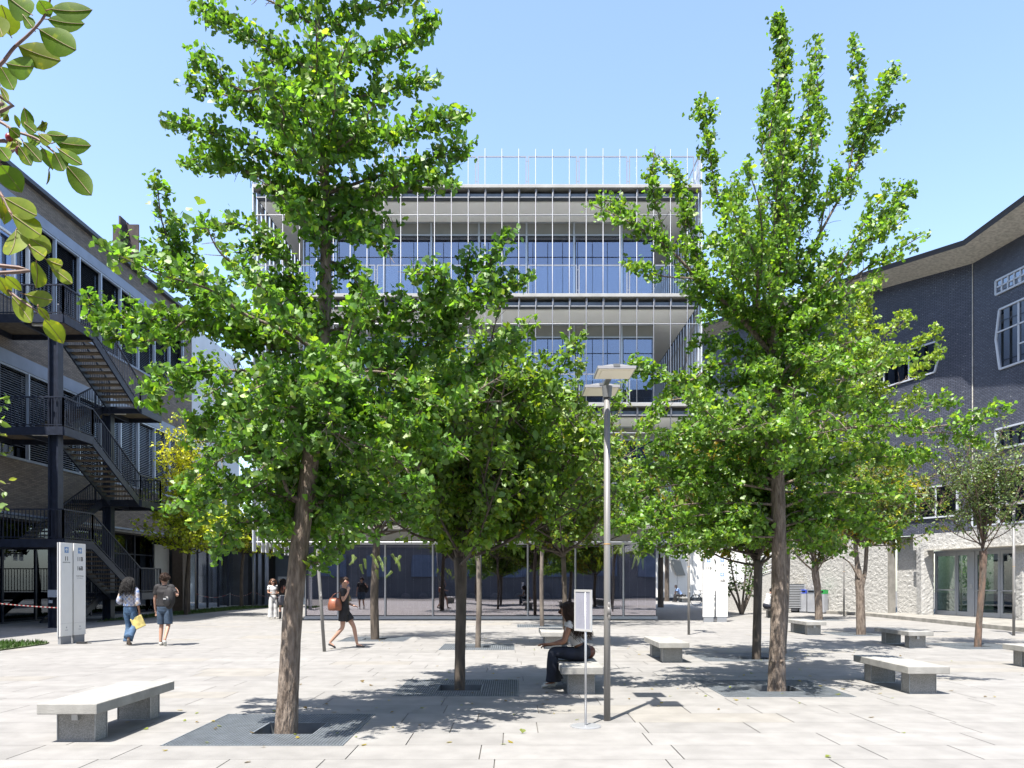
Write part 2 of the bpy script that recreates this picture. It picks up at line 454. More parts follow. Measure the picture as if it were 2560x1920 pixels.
# ---------------------------------------------------------------- poster stand near the lamp
t = thing('poster_stand', 'slim metal poster stand on a round base, frame seen from behind', 'sign stand', (.81,8.45,0))
b = MB(); b.tube([(0,0,0),(0,0,.008),(0,0,.014)], [.17,.17,.15], 40); b.build('base', M['alu'], t)
b = MB(); b.tube([(0,0,.014),(0,0,1.5)], .0125, 14); b.build('pole', M['alu'], t, smooth=True)
Mx = Matrix.Translation((-.025,.03,1.275)) @ Matrix.Rotation(R(-57), 4, 'Z')
b = MB(); 
for a in ((-.15,.15,-.008,.008,-.23,-.205),(-.15,.15,-.008,.008,.205,.23),(-.15,-.128,-.008,.008,-.205,.205),(.128,.15,-.008,.008,-.205,.205)): b.box(*a, M=Mx)
b.build('frame', mat('silver_frame',(.5,.5,.5),.35,.3), t)
b = MB(); b.box(-.128,.128,-.003,.003,-.205,.205, M=Mx); sh = b.build('poster_sheet', M['sheet'], t)
b = MB()
for k in range(16):
    zz = .16-k*.02; x0 = -.09+random.uniform(0,.05)
    for q in range(random.randint(1,3)):
        x1 = x0+random.uniform(.015,.05); b.tube([(x0,-.0045,zz+random.uniform(-.006,.006)),((x0+x1)/2,-.0045,zz+random.uniform(-.012,.012)),(x1,-.0045,zz)], .0007, 4, M=Mx); x0 = x1+.012
        if x1 > .1: break
b.build('poster_lines', mat('poster_print',(.36,.36,.41),.5), sh)

# ---------------------------------------------------------------- wayfinding totems
def arrow(dirr):                                # white arrow in the xz plane, unit size
    h = [(-.07,-.36),(.07,-.36),(.07,.12),(.26,-.08),(.36,.02),(0,.38),(-.36,.02),(-.26,-.08),(-.07,.12)]
    if dirr == 'right': h = [(z,-x) for x,z in h]
    return h
def totem(parent, x, rows, wd=.45, ht=2.57, dp=.09):
    b = MB(); b.box(x-wd/2+.03,x+wd/2-.03,-dp/2+.012,dp/2,0,.2); b.build('base', M['signbase'], parent)
    b = MB(); b.box(x-wd/2,x+wd/2,-dp/2,-dp/2+.03,.2,ht); p = b.build('panel', M['white'], parent, bevel=.004)
    b = MB(); b.box(x-wd/2+.03,x+wd/2-.03,-dp/2+.031,dp/2-.031,.2,ht-.01); b.build('spine', M['signbase'], parent)
    b = MB(); b.box(x-wd/2,x+wd/2,dp/2-.03,dp/2,.2,ht); b.build('panel', M['offwhite'], parent, bevel=.004)
    yf = -dp/2-.0015
    b = MB(); b.box(x-wd/2+.01,x+wd/2-.01,yf-.0005,yf+.001,.52,.524); b.build('divider_line', M['inkgrey'], p)
    b = MB(); b.tube([(x,yf-.001,.42),(x,yf+.001,.42)], .022, 16); b.box(x-.06,x+.06,yf-.001,yf+.001,.352,.36); b.box(x-.045,x+.045,yf-.001,yf+.001,.335,.341); b.build('university_mark', M['inkgrey'], p)
    for kind, z, val in rows:
        if kind == 'arrow':
            s = .15
            b = MB(); b.box(x-s/2,x+s/2,yf-.001,yf+.001,z-s/2,z+s/2); q = b.build('arrow_tile', M['signblue'], p)
            b = MB(); b.prism([(x+a*s*.9,z+c*s*.9) for a,c in arrow(val)], yf-.0035, yf-.0015); b.build('arrow', M['white'], p)
        elif kind == 'num': put_text(p, 'lettering', val, .15, x, yf-.001, z, M['ink'], True)
        elif kind == 'small': put_text(p, 'lettering', val, .038, x, yf-.001, z, M['ink'])
        elif kind == 'smallgrey': put_text(p, 'lettering', val, .036, x, yf-.001, z, M['inkgrey'])
t = thing('wayfinding_sign', 'pair of white sign panels 11 and 11B 16B in front of the dark outdoor stairs', 'sign', (-11.34,19.78,0), R(83))
totem(t, -.25, [('arrow',2.39,'up'),('num',2.12,'11'),('small',2.06,'ARCHITETTURA')])
totem(t, .25, [('arrow',2.39,'right'),('num',2.12,'11B'),('num',1.88,'16B'),('small',1.72,'Facoltà di Disegno'),('smallgrey',1.665,'Sala conferenze')])
t = thing('wayfinding_sign', 'pair of sunlit white sign panels 11B and 13 16B at the right, below leaves', 'sign', (7.93,30.0,0), R(6))
totem(t, -.27, [('arrow',2.4,'up'),('smallgrey',2.2,'Architettura'),('num',2.05,'11B'),('smallgrey',1.93,'Facoltà di Disegno')])
totem(t, .27, [('arrow',2.42,'up'),('num',2.18,'13'),('smallgrey',2.1,'Trifoglio'),('arrow',1.85,'up'),('num',1.56,'16B')])
# ================================================================ central glass building
M['slab'] = mat('slab_edge_concrete', (.30,.295,.28), .7, noise=.12, nscale=2)
M['beam'] = mat('edge_beam_steel', (.10,.115,.135), .45, .4, noise=.2, nscale=2)
M['soffit'] = mat('soffit_panel', (.90,.90,.875), .6, noise=.04, nscale=.6)
M['rod'] = mat('white_steel_rod', (.22,.23,.255), .38, .15)
M['spandrel'] = mat('grey_spandrel', (.21,.215,.205), .5, noise=.06, nscale=2)
M['mull'] = mat('mullion_alu', (.38,.42,.47), .35, .5)
M['mdark'] = mat('dark_gasket', (.03,.035,.045), .4)
M['fin'] = mat('white_screen_fin', (.46,.49,.54), .4, .1)
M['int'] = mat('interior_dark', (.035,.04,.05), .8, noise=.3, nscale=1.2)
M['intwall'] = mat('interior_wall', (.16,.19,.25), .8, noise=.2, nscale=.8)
M['blindblue'] = mat('roller_blind', (.07,.095,.16), .7, noise=.1, nscale=.7)
M['gl_up'] = glass_mat('upper_glass', (.42,.48,.60), (.66,.72,.86), .17, .62, .012, .35, .04)
M['gl_gnd'] = glass_mat('pavilion_glass', (.62,.63,.67), (.84,.80,.86), .42, .8, .006, .35, .08)
M['gl_rail'] = glass_mat('railing_glass', (.93,.95,.97), (.8,.88,1), .03, .35, .01, .3)
M['paverflr'] = mat('pavilion_floor', (.2,.2,.2), .5)
cb = thing('glass_building', 'tall central building with glass storeys behind white vertical rods and white soffits', 'building', (-1.34,31.5,0))
YR, YG = 29.55, 31.5
XL, XR_ = -9.95, 7.27
FL = [4.26, 8.46, 12.66, 16.85]
RX = [-9.47+i*.6487 for i in range(26)]
BX = [.586+1.95*k for k in range(-4,3)]
MX = [-8.56]+BX+[5.8]
for i, x in enumerate(RX):
    b = MB(); top = 18.23+random.uniform(-.02,.02)
    b.tube([(x,YR,3.2),(x,YR,top)], .0145, 6); b.build('facade_rod', M['rod'], cb, True, True)
for fi, z in enumerate(FL):
    b = MB(); b.box(XL,XR_,YR-.08,46,z-.15,z-.02); b.build('floor_slab', M['slab'], cb, True, bevel=.01)
    b = MB(); b.box(XL+.12,XR_-.12,YR+.32,YR+.36,z-.30,z-.152)
    b.box(XL+.1,XR_-.1,YR+.10,YR+.16,z-.47,z-.301); b.box(XL+.1,XR_-.1,YR+.02,YR+.30,z-.49,z-.471)
    b.box(XL+.1,XL+.16,YR+.31,45,z-.47,z-.16); b.box(XR_-.16,XR_-.1,YR+.31,45,z-.47,z-.16)
    e = b.build('edge_beam', M['beam'], cb, True)
    b = MB()
    for x in RX: b.box(x+.028,x+.042,YR-.03,YR+.098,z-.46,z-.20)
    b.build('edge_bracket', M['rod'], e, True)
    b = MB(); b.box(XL+.17,XR_-.17,YR+.31,YG-.02,z-.53,z-.495); b.box(XL+.17,-8.6,YG-.019,45,z-.53,z-.495); b.box(5.85,XR_-.17,YG-.019,45,z-.53,z-.495)
    b.build('soffit', M['soffit'], cb, True)
    b = MB()
    for zz in (z-.48, z-1.16): b.tube([(XL+.1,YR+.03,zz),(XR_-.1,YR+.03,zz)], .02, 6)
    b.build('horizontal_tube', M['rod'], cb, True)
    # railings
    xs = [-9.9]+[.592+1.946*k for k in range(-5,3)]+[7.06]
    rl = MB(); rl.tube([(xs[0],YR+.12,z+.02),(xs[-1],YR+.12,z+.02)], .012, 6)
    for xx in xs[1:-1]:
        for dz in (.17,.95): rl.bar((xx-.05,YR+.09,z+dz),(xx+.05,YR+.09,z+dz),.02)
    ro = rl.build('railing', M['rod'], cb, True)
    for a,c in zip(xs, xs[1:]):
        b = MB(); a1 = a+.05; c1 = c-.05; y_ = YR+.09; r = .019
        b.bar((a1,y_,z+.01),(a1,y_,z+1.10),.038); b.bar((c1,y_,z+.01),(c1,y_,z+1.10),.038)
        b.bar((a1-.019,y_,z+1.12),(c1+.019,y_,z+1.12),.04); b.bar((a1+.02,y_,z+.02),(c1-.02,y_,z+.02),.03)
        p = b.build('railing_panel', M['rod'], ro, True)
        b = MB(); b.box(a1+.02,c1-.02,y_-.004,y_+.004,z+.04,z+1.10); p2 = b.build('railing_glass', M['gl_rail'], ro, True)
# side railings on the slabs (run back along both sides)
for fi, z in enumerate(FL):
    for X in (XL+.08, XR_-.08):
        b = MB()
        y = YR+.12
        while y < 43: b.bar((X,y,z),(X,y,z+1.12),.035); y += 1.95
        b.bar((X,YR+.12,z+1.12),(X,43,z+1.12),.04); b.bar((X,YR+.12,z+.05),(X,43,z+.05),.03)
        b.build('side_railing', M['rod'], cb, True)
# window bays of the three upper storeys
def pane_lines(b, x0, x1, z0, z1, y):
    n = 4
    for k in range(1,n): b.box(x0+(x1-x0)*k/n-.008, x0+(x1-x0)*k/n+.008, y, y+.012, z0, z1)
    b.box(x0,x1,y+.013,y+.02,z1-.56,z1-.535)
for fi in range(3):
    z = FL[fi]; zt = FL[fi+1]-.54
    for a,c in zip(MX, MX[1:]):
        b = MB()
        b.box(a-.03 if a > -8.5 else a,a+.045,YG-.05,YG+.08,z,zt-.001); b.box(a+.046,c-.031,YG-.03,YG+.06,zt-.56,zt-.50); b.box(a+.046,c-.031,YG-.03,YG+.06,z+.01,z+.07)
        b.box(a+.046,c-.031,YG-.02,YG+.05,zt-.04,zt-.002)
        wn = b.build('window', M['mull'], cb, True)
        b = MB(); b.box(a+.045,a+.085,YG-.02,YG+.04,z+.071,zt-.561); b.box(a+.086,c-.031,YG-.02,YG+.03,zt-.605,zt-.561)
        pane_lines(b, a+.09, c-.035, z+.08, zt-.61, YG+.06); b.build('gasket', M['mdark'], wn, True)
        b = MB(); b.box(a+.046,c-.031,YG+.005,YG+.03,zt-.498,zt-.042); b.build('spandrel', M['spandrel'], wn, True)
        b = MB(); b.box(a+.087,c-.032,YG+.005,YG+.02,z+.072,zt-.606); b.build('pane', M['gl_up'], wn, True)
        if fi == 2 or random.random() < .35:
            b = MB(); b.box(a+.09,c-.04,YG+.30,YG+.31,z+.05,zt-.5); b.build('roller_blind', M['blindblue'], wn, True)
    b = MB(); b.box(-8.5,5.74,36,36.1,z,zt); b.build('inner_wall', M['intwall'], cb, True)
    b = MB()
    for k in range(7): 
        xx = -7.6+k*2.05; b.box(xx,xx+.35,33.6,33.9,z,zt) 
        if k % 2: b.box(xx+.6,xx+1.7,34,34.5,z,z+1.6)
    b.build('inner_furnishing', M['intwall'], cb, True)
    for X in (-8.56, 5.70):
        b = MB(); b.box(X,X+.1,YG+.081,45,z,zt); b.build('side_wall', M['spandrel'], cb, True)
b = MB(); b.box(-8.45,5.69,44.9,45,3,16.6); b.build('rear_wall', M['spandrel'], cb, True)
# white fin screens hanging along both sides
for X in (XL-.04, XR_+.04):
    y = YR+.05; k = 0
    while y < 44:
        b = MB(); top = 17.95; lo = 2.75+(.25 if k % 3 == 1 else 0)
        b.box(X-.02,X+.02,y,y+.33,lo,top); b.build('screen_fin', M['fin'], cb, True)
        y += .52; k += 1
    b = MB()
    for zz in (3.1,5.3,7.6,9.6,11.8,13.7,15.9,17.6): b.box(X-.05 if X < 0 else X+.021,X-.021 if X < 0 else X+.05,YR+.05,44,zz,zz+.05)
    for z in FL[:3]: b.bar((X*.985,YR+.3,z+3.7),(X*.985,YR+5.2,z+.1),.07)
    b.build('screen_rail', M['rod'], cb, True)
# ground floor pavilion
GX = [-8.48,-7.14,-5.2,-3.25,-1.3,.64,2.59,4.56,5.92]
for a,c in zip(GX, GX[1:]):
    b = MB(); b.box(a-.03 if a > -8.4 else a,a+.03,YG-.05,YG+.06,.16,3.09)
    wn = b.build('glazing_bay', M['alu'], cb, True)
    b = MB(); b.box(a+.031,a+.06,YG-.02,YG+.03,.16,3.09); b.box(a+.061,c-.031,YG-.02,YG+.03,.16,.2); b.build('gasket', M['mdark'], wn, True)
    b = MB(); b.box(a+.061,c-.031,YG,YG+.015,.201,3.09); b.build('pane', M['gl_gnd'], wn, True)
b = MB(); b.box(-8.5,5.95,YG-.09,YG+.09,.03,.158); b.box(-8.5,5.95,YG-.08,YG+.08,3.092,3.2); b.build('pavilion_sill', M['offwhite'], cb, True)
b = MB(); b.box(-8.5,5.95,YG-.02,YG+.05,3.201,3.72); b.build('pavilion_fascia', M['spandrel'], cb, True)
b = MB(); b.box(5.90,5.92,YG+.1,44,.16,3.09); b.build('side_glazing', M['gl_gnd'], cb, True)
b = MB(); b.box(-8.48,-8.46,YG+.1,40,.16,3.09); b.build('side_glazing', M['gl_gnd'], cb, True)
b = MB(); b.box(-8.45,5.89,YG+.1,42,.012,.03); b.build('pavilion_floor', M['paverflr'], cb, True)
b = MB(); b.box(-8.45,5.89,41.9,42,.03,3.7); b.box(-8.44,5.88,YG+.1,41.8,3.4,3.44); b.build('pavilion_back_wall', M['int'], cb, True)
b = MB()
for x in (-5.9,-2.6,2.0): b.tube([(x,34.5,.03),(x,34.5,3.4)], .17, 14)
b.build('inner_column', M['intwall'], cb, True, True)

b = MB()
for k in range(44): b.box(-8.3+k*.322,-8.292+k*.322,YG+.5,YG+.508,.05,3.39)
b.build('blind_cords', M['white'], cb, True)
# cafe furniture seen through the glass
M['chairshell'] = mat('pale_chair_shell', (.42,.44,.36), .5)
M['redstool'] = mat('red_seat', (.45,.05,.03), .5)
def cafe_chair():
    t = thing('cafe_chair', 'x', 'chair', (0,0,0), 0, 'pale chairs inside the glass pavilion')
    b = MB(); b.tube([(0,-.21,.62),(0,-.225,.62)], [.2,.2], 20, M=Matrix.Translation((0,0,.25)) @ Matrix.Scale(1.0,4))
    b.box(-.11,.11,-.22,-.205,.45,.72); b.build('backrest', M['chairshell'], t)
    b = MB(); b.poly([(.2*math.cos(a*PI/8),.2*math.sin(a*PI/8)) for a in range(16)], .43, .46); b.build('seat', M['chairshell'], t)
    for sx in (-1,1):
        for sy in (-1,1):
            b = MB(); b.tube([(sx*.13,sy*.13,.43),(sx*.2,sy*.2,0)], .014, 6); b.build('leg', M['mdark'], t)
    return t
ch0 = cafe_chair()
lbs = ['pale round-backed chair inside the glass, first from the left','dark reflected round-backed chair inside the glass near the second bay','pale chair inside the glass just left of the slim pale trunk','pale chair inside the glass just right of the slim pale trunk','pale chair inside the glass further right of the slim trunk','pale chair inside the glass beside the seated woman']
for i,(x,y) in enumerate([(-4.55,33.2),(-3.8,33.4),(-1.72,33.1),(-.75,33.0),(.3,33.1),(1.5,33.3)]):
    o = ch0 if i == 0 else copy_tree(ch0)
    o.location = (x,y,.03); o.rotation_euler = (0,0,random.uniform(-.25,.25)); o['label'] = lbs[i]
def red_stool(x,y,lab):
    t = thing('red_stool', lab, 'stool', (x,y,.03), 0, 'red stools inside the pavilion')
    b = MB(); b.tube([(0,0,.40),(0,0,.44)], .18, 16); b.build('seat', M['redstool'], t)
    b = MB(); b.tube([(0,0,.03),(0,0,.4)], [.09,.05], 10); b.tube([(0,0,0),(0,0,.03)], .17, 16); b.build('leg', M['redstool'], t)
red_stool(-1.88,32.7,'red stool behind the glass left of the slim pale trunk'); red_stool(-1.12,32.75,'red stool behind the glass right of the slim pale trunk')
for x,y,lab in ((-4.1,33.9,'dark cafe table inside the glass on the left'),(-.2,33.5,'dark cafe table inside the glass in the middle'),(2.6,33.6,'dark cafe table inside the glass on the right')):
    t = thing('cafe_table', lab, 'table', (x,y,.03), 0, 'cafe tables inside the pavilion')
    b = MB(); b.box(-.6,.6,-.35,.35,.71,.74); b.build('tabletop', M['intwall'], t)
    b = MB(); b.tube([(0,0,0),(0,0,.71)], .04, 8); b.box(-.25,.25,-.25,.25,0,.02); b.build('leg', M['mdark'], t)

# ================================================================ left brick building
XW = -18.2
def brick_mat(name, c1, c2, mortar, bw, bh, axis, ms=.004, bump=.5, offs=.5, rough=.75, speck=0):
    m = bpy.data.materials.new(name); m.use_nodes = True
    N, L, b = nodes_of(m); b.inputs['Roughness'].default_value = rough; b.inputs['Specular IOR Level'].default_value = .35
    tc = N.new('ShaderNodeTexCoord'); sp = N.new('ShaderNodeSeparateXYZ'); L.new(tc.outputs['Object'], sp.inputs[0])
    cb_ = N.new('ShaderNodeCombineXYZ')
    if axis == 'y': L.new(sp.outputs['Y'], cb_.inputs[0])
    elif axis == 'x': L.new(sp.outputs['X'], cb_.inputs[0])
    else:
        ad = N.new('ShaderNodeVectorMath'); ad.operation = 'LENGTH'; c3 = N.new('ShaderNodeCombineXYZ'); L.new(sp.outputs['X'], c3.inputs[0]); L.new(sp.outputs['Y'], c3.inputs[1]); L.new(c3.outputs[0], ad.inputs[0]); L.new(ad.outputs['Value'], cb_.inputs[0])
    L.new(sp.outputs['Z'], cb_.inputs[1])
    br = N.new('ShaderNodeTexBrick'); L.new(cb_.outputs[0], br.inputs['Vector'])
    br.inputs['Color1'].default_value = (*c1,1); br.inputs['Color2'].default_value = (*c2,1); br.inputs['Mortar'].default_value = (*mortar,1)
    br.inputs['Scale'].default_value = 1; br.inputs['Mortar Size'].default_value = ms; br.inputs['Brick Width'].default_value = bw; br.inputs['Row Height'].default_value = bh
    br.inputs['Bias'].default_value = -.1; br.offset = offs
    nz = N.new('ShaderNodeTexNoise'); nz.inputs['Scale'].default_value = .7; nz.inputs['Detail'].default_value = 5; L.new(tc.outputs['Object'], nz.inputs['Vector'])
    mr = N.new('ShaderNodeMapRange'); mr.inputs[3].default_value = .7; mr.inputs[4].default_value = 1.3; L.new(nz.outputs['Fac'], mr.inputs[0])
    mx = N.new('ShaderNodeMix'); mx.data_type = 'RGBA'; mx.blend_type = 'MULTIPLY'; mx.inputs[0].default_value = 1
    L.new(br.outputs['Color'], mx.inputs[6]); L.new(mr.outputs[0], mx.inputs[7]); out = mx.outputs[2]
    if speck:
        v = N.new('ShaderNodeTexNoise'); v.inputs['Scale'].default_value = 16; v.inputs['Detail'].default_value = 2; L.new(cb_.outputs[0], v.inputs['Vector'])
        v2 = N.new('ShaderNodeTexNoise'); v2.inputs['Scale'].default_value = .8; v2.inputs['Detail'].default_value = 1; L.new(cb_.outputs[0], v2.inputs['Vector'])
        ml = N.new('ShaderNodeMath'); ml.operation = 'MULTIPLY'; L.new(v.outputs['Fac'], ml.inputs[0]); L.new(v2.outputs['Fac'], ml.inputs[1])
        gt = N.new('ShaderNodeMath'); gt.operation = 'GREATER_THAN'; L.new(v.outputs['Fac'], gt.inputs[0]); gt.inputs[1].default_value = .70
        m3 = N.new('ShaderNodeMix'); m3.data_type = 'RGBA'; L.new(gt.outputs[0], m3.inputs[0]); L.new(out, m3.inputs[6]); m3.inputs[7].default_value = (.3,.3,.29,1); out = m3.outputs[2]
    L.new(out, b.inputs['Base Color'])
    bp = N.new('ShaderNodeBump'); bp.inputs['Strength'].default_value = bump; bp.inputs['Distance'].default_value = .01; bp.invert = True
    L.new(br.outputs['Fac'], bp.inputs['Height']); L.new(bp.outputs['Normal'], b.inputs['Normal'])
    return m
M['brick'] = brick_mat('brown_klinker', (.215,.175,.14), (.125,.105,.088), (.085,.077,.07), .30, .062, 'y', .008)
M['lintel'] = mat('blue_grey_lintel', (.22,.255,.325), .5, .1, noise=.12, nscale=1.5)
M['roofdark'] = mat('roof_edge_dark', (.045,.05,.065), .5)
M['navy'] = mat('navy_steel', (.022,.028,.046), .42, .25, noise=.25, nscale=6)
M['tread'] = mat('stair_tread', (.14,.115,.085), .8, noise=.3, nscale=6)
M['frame_lb'] = mat('pale_window_frame', (.42,.46,.52), .4, .3)
M['gl_dark'] = glass_mat('dark_glass', (.10,.12,.14), (.7,.78,.9), .04, .3, .02, .3)
def stripes(name, c1, c2, pitch, duty=.5, rough=.5, axis=2):
    m = bpy.data.materials.new(name); m.use_nodes = True
    N, L, b = nodes_of(m); b.inputs['Roughness'].default_value = rough
    tc = N.new('ShaderNodeTexCoord'); sp = N.new('ShaderNodeSeparateXYZ'); L.new(tc.outputs['Object'], sp.inputs[0])
    d = N.new('ShaderNodeMath'); d.operation = 'DIVIDE'; L.new(sp.outputs[axis], d.inputs[0]); d.inputs[1].default_value = pitch
    f = N.new('ShaderNodeMath'); f.operation = 'FRACT'; L.new(d.outputs[0], f.inputs[0])
    g = N.new('ShaderNodeMath'); g.operation = 'GREATER_THAN'; L.new(f.outputs[0], g.inputs[0]); g.inputs[1].default_value = duty
    mx = N.new('ShaderNodeMix'); mx.data_type = 'RGBA'; L.new(g.outputs[0], mx.inputs[0]); mx.inputs[6].default_value = (*c1,1); mx.inputs[7].default_value = (*c2,1)
    L.new(mx.outputs[2], b.inputs['Base Color']); return m
M['blind'] = mat('slatted_blind', (.36,.37,.39), .5, .2)
M['blindlow'] = mat('slatted_blind_pale', (.36,.375,.4), .45, .2)
lb = thing('brick_building', 'brown brick building on the left with blue grey bands and dark slatted blinds', 'building', (-18.2,35,0))
YE = 43.65
b = MB()
b.box(-30,XW,8,YE,15.7,16.5); b.box(-30,XW,8,YE,9.92,11.83); b.box(-30,XW,8,YE,4.1,6.06)
b.box(-30,XW,42.62,YE,11.831,15.699); b.box(-30,XW,42.62,YE,6.061,9.919)
b.build('wall', M['brick'], lb, True)
b = MB(); b.box(-30,XW+.22,8,YE+.15,16.501,16.66); b.box(XW-.1,XW+.10,8,YE+.05,16.661,16.74); b.build('roof', M['roofdark'], lb, True)
b = MB(); b.box(XW-.5,XW+.03,8,42.62,15.28,15.698); b.box(XW-.5,XW+.03,8,42.62,9.43,9.918); b.box(XW-.3,XW+.05,8,42.62,11.832,11.92); b.box(XW-.3,XW+.05,8,42.62,6.062,6.15); b.box(XW-.3,XW+.04,8,YE,4.02,4.098)
b.build('band', M['lintel'], lb, True)
def slat_blind(x, y0, y1, z0, z1, m, parent):
    b = MB(); z = z0
    while z < z1:
        b.add([(x-.03,y0,z+.045),(x-.03,y1,z+.045),(x+.03,y1,z),(x+.03,y0,z)], [(0,1,2,3)]); z += .085
    return b.build('blind', m, parent, True)
y = 42.56; k = 0
while y > 17:
    for z0,z1,mb_ in ((11.92,15.28,'blind'),(6.15,9.43,'blindlow')):
        y0 = y-1.7
        b = MB(); b.box(XW-.12,XW+.01,y-.045,y+.03,z0,z1-.002); b.box(XW-.1,XW,y0+.031,y-.046,z1-.06,z1-.003)
        door = (z0 > 11 and y < 29.2)
        if door:
            b.box(XW-.1,XW,y0+.031,y-.046,z0+2.25,z0+2.33); b.box(XW-.1,XW,y0+.8,y0+.9,z0,z0+2.249)
        wn = b.build('window', M['white'] if door else M['frame_lb'], lb, True)
        if not door: slat_blind(XW-.14, y0+.031, y-.046, z0+(random.choice([.02,.02,.02,.45]) if z0 < 7 else .02), z1-.06, M[mb_], wn)
        b = MB(); b.box(XW-.24,XW-.22,y0+.0,y-.0,z0,z1); b.build('pane', M['gl_up'] if door else M['gl_dark'], wn, True)
    y -= 1.7
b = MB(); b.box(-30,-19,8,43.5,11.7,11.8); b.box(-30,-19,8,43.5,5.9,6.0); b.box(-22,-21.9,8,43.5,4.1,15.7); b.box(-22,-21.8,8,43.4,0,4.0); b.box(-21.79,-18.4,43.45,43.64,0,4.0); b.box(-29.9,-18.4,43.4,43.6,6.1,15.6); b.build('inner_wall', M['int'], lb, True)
# ground floor: glass set back, brown end pillar
b = MB(); b.box(-18.0,-17.45,40.7,41.25,0,4.02); b.build('corner_pillar', mat('brown_pillar',(.085,.066,.05),.5,.1,noise=.15), lb, True)
y = 40.6
while y > 18:
    b = MB(); b.box(-19.05,-18.95,y-.05,y+.05,0,4.0); b.box(-19.03,-18.97,y-1.95,y-.051,.0,.06); b.box(-19.03,-18.97,y-1.95,y-.051,2.9,2.96)
    wn = b.build('glazing_bay', M['navy'], lb, True)
    b = MB(); b.box(-19.01,-18.99,y-1.95,y-.051,.061,3.95); b.build('pane', M['gl_dark'], wn, True)
    if y > 32:
        b = MB(); b.box(-19.6,-19.58,y-1.8,y-.3,.1,2.9); b.build('white_curtain', M['white'], wn, True)
    y -= 2.0
b = MB(); b.box(-22,-18.2,18,41,3.9,4.0); b.build('ground_soffit', M['kerb'], lb, True)
# rusty cross shaped chimney
t = thing('chimney', 'rust brown cross shaped metal chimney on the brick building roof', 'chimney', (-19.5,38.8,16.4))
b = MB(); b.box(-.65,.65,-.04,.04,0,3.2); b.box(-.04,.04,-.65,-.041,0,3.35); b.box(-.04,.04,.041,.65,0,3.35)
b.build('fin', mat('rusty_steel',(.045,.032,.032),.8,.1,noise=.4,nscale=3), t)

# white building and storefront behind, dark passage and metal wall
t = thing('white_building', 'plain pale rendered building between the brick building and the trees', 'building', (-18.3,47.6,0))
b = MB(); b.box(-26,-18.3,43.7,51.5,4.32,16.3); b.build('wall', mat('pale_render',(.62,.64,.67),.8,noise=.1,nscale=.5), t, True)
b = MB(); b.box(-18.34,-18.28,49.3,51.0,5.6,6.9); b.build('window', M['mdark'], t, True)
t = thing('shopfront', 'low glass storefront with tall white inner panels and dark mullions', 'storefront', (-18.2,47,0))
b = MB()
for y in (41.6,43.2,44.4,45.9,47.6,49.2): b.box(-18.26,-18.14,y-.04,y+.04,0,4.0)
b.box(-18.3,-18.1,41.3,50.2,3.6,3.68); b.build('frame', M['navy'], t, True)
b = MB(); b.box(-18.21,-18.19,41.7,50.1,.05,3.59); b.build('pane', M['gl_rail'], t, True)
b = MB(); b.box(-19.5,-19.4,41.7,47.4,.3,3.6); b.build('white_panel', M['white'], t, True)
b = MB(); b.box(-22,-18.0,43.7,50.4,4.01,4.3); b.build('roof', M['slab'], t, True)
t = thing('dark_passage', 'dark covered passage with round blue grey columns left of the metal wall', 'passage', (-16,53,0))
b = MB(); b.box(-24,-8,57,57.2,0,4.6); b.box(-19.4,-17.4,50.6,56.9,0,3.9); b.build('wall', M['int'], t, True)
b = MB(); b.box(-17.45,-8.6,50.4,57,4.15,4.8); b.build('ceiling', M['beam'], t, True)
for x in (-17.1,-16.7,-16.25):
    b = MB(); b.tube([(x,50.9,0),(x,50.9,4.15)], .13, 14); b.build('column', M['lintel'], t, True, True)
t = thing('metal_wall', 'blue grey metal clad wall behind the two standing women', 'wall', (-14,52,0))
b = MB()
x = -16.0
while x < -8.6:
    b.box(x+.012,x+1.05,51.9,52,0,3.2); b.box(x+.012,x+1.05,51.9,52,3.22,4.1); x += 1.06
b.build('cladding', mat('metal_cladding',(.10,.125,.165),.4,.3,noise=.1,nscale=1), t, True)
b = MB(); b.box(-15.7,-14.5,51.5,51.88,0,1.9); b.build('grey_cabinet', mat('grey_cabinet_paint',(.3,.34,.39),.5), t, True)
tag(t, 'blue grey metal clad wall with a paler grey cabinet, behind the two standing women', 'wall')

# ================================================================ outdoor stairs
st = thing('outdoor_stairs', 'dark navy steel outdoor stairs zigzagging up the brick building', 'staircase', (-16.5,28,0))
XF0, XF1, XB0, XB1 = -16.45, -15.2, -18.0, -16.72
YA, YB, YC, YD = 26.0, 27.83, 31.4, 33.2
def rail(pts, parent, h=1.03):
    b = MB()
    for a,c in zip(pts, pts[1:]):
        a = Vector(a); c = Vector(c); d = c-a; L = math.hypot(d.x,d.y)
        b.bar(a+Vector((0,0,h)), c+Vector((0,0,h)), .055, .045); b.bar(a+Vector((0,0,.09)), c+Vector((0,0,.09)), .04, .03)
        n = max(2, int(L/.125))
        for k in range(n+1):
            p = a+d*(k/n); w_ = .045 if k in (0,n) else .022
            b.box(p.x-w_/2,p.x+w_/2,p.y-w_/2,p.y+w_/2,p.z+.05,p.z+h-.02)
    return b.build('railing', M['navy'], parent, True)
def flight(x0,x1,ya,za,yb,zb):
    b = MB()
    for x in (x0+.03,x1-.03):
        b.bar((x,ya,za-.12),(x,yb,zb-.12),.06,.26); 
    f = b.build('stringer', M['navy'], st, True)
    n = max(3, int(round(abs(za-zb)/.158))); 
    for k in range(1,n):
        u = k/n; y = ya+(yb-ya)*u; z = za+(zb-za)*u
        b = MB(); b.box(x0+.061,x1-.061,y-.15,y+.15,z-.045,z); b.build('tread', M['tread'], f, True)
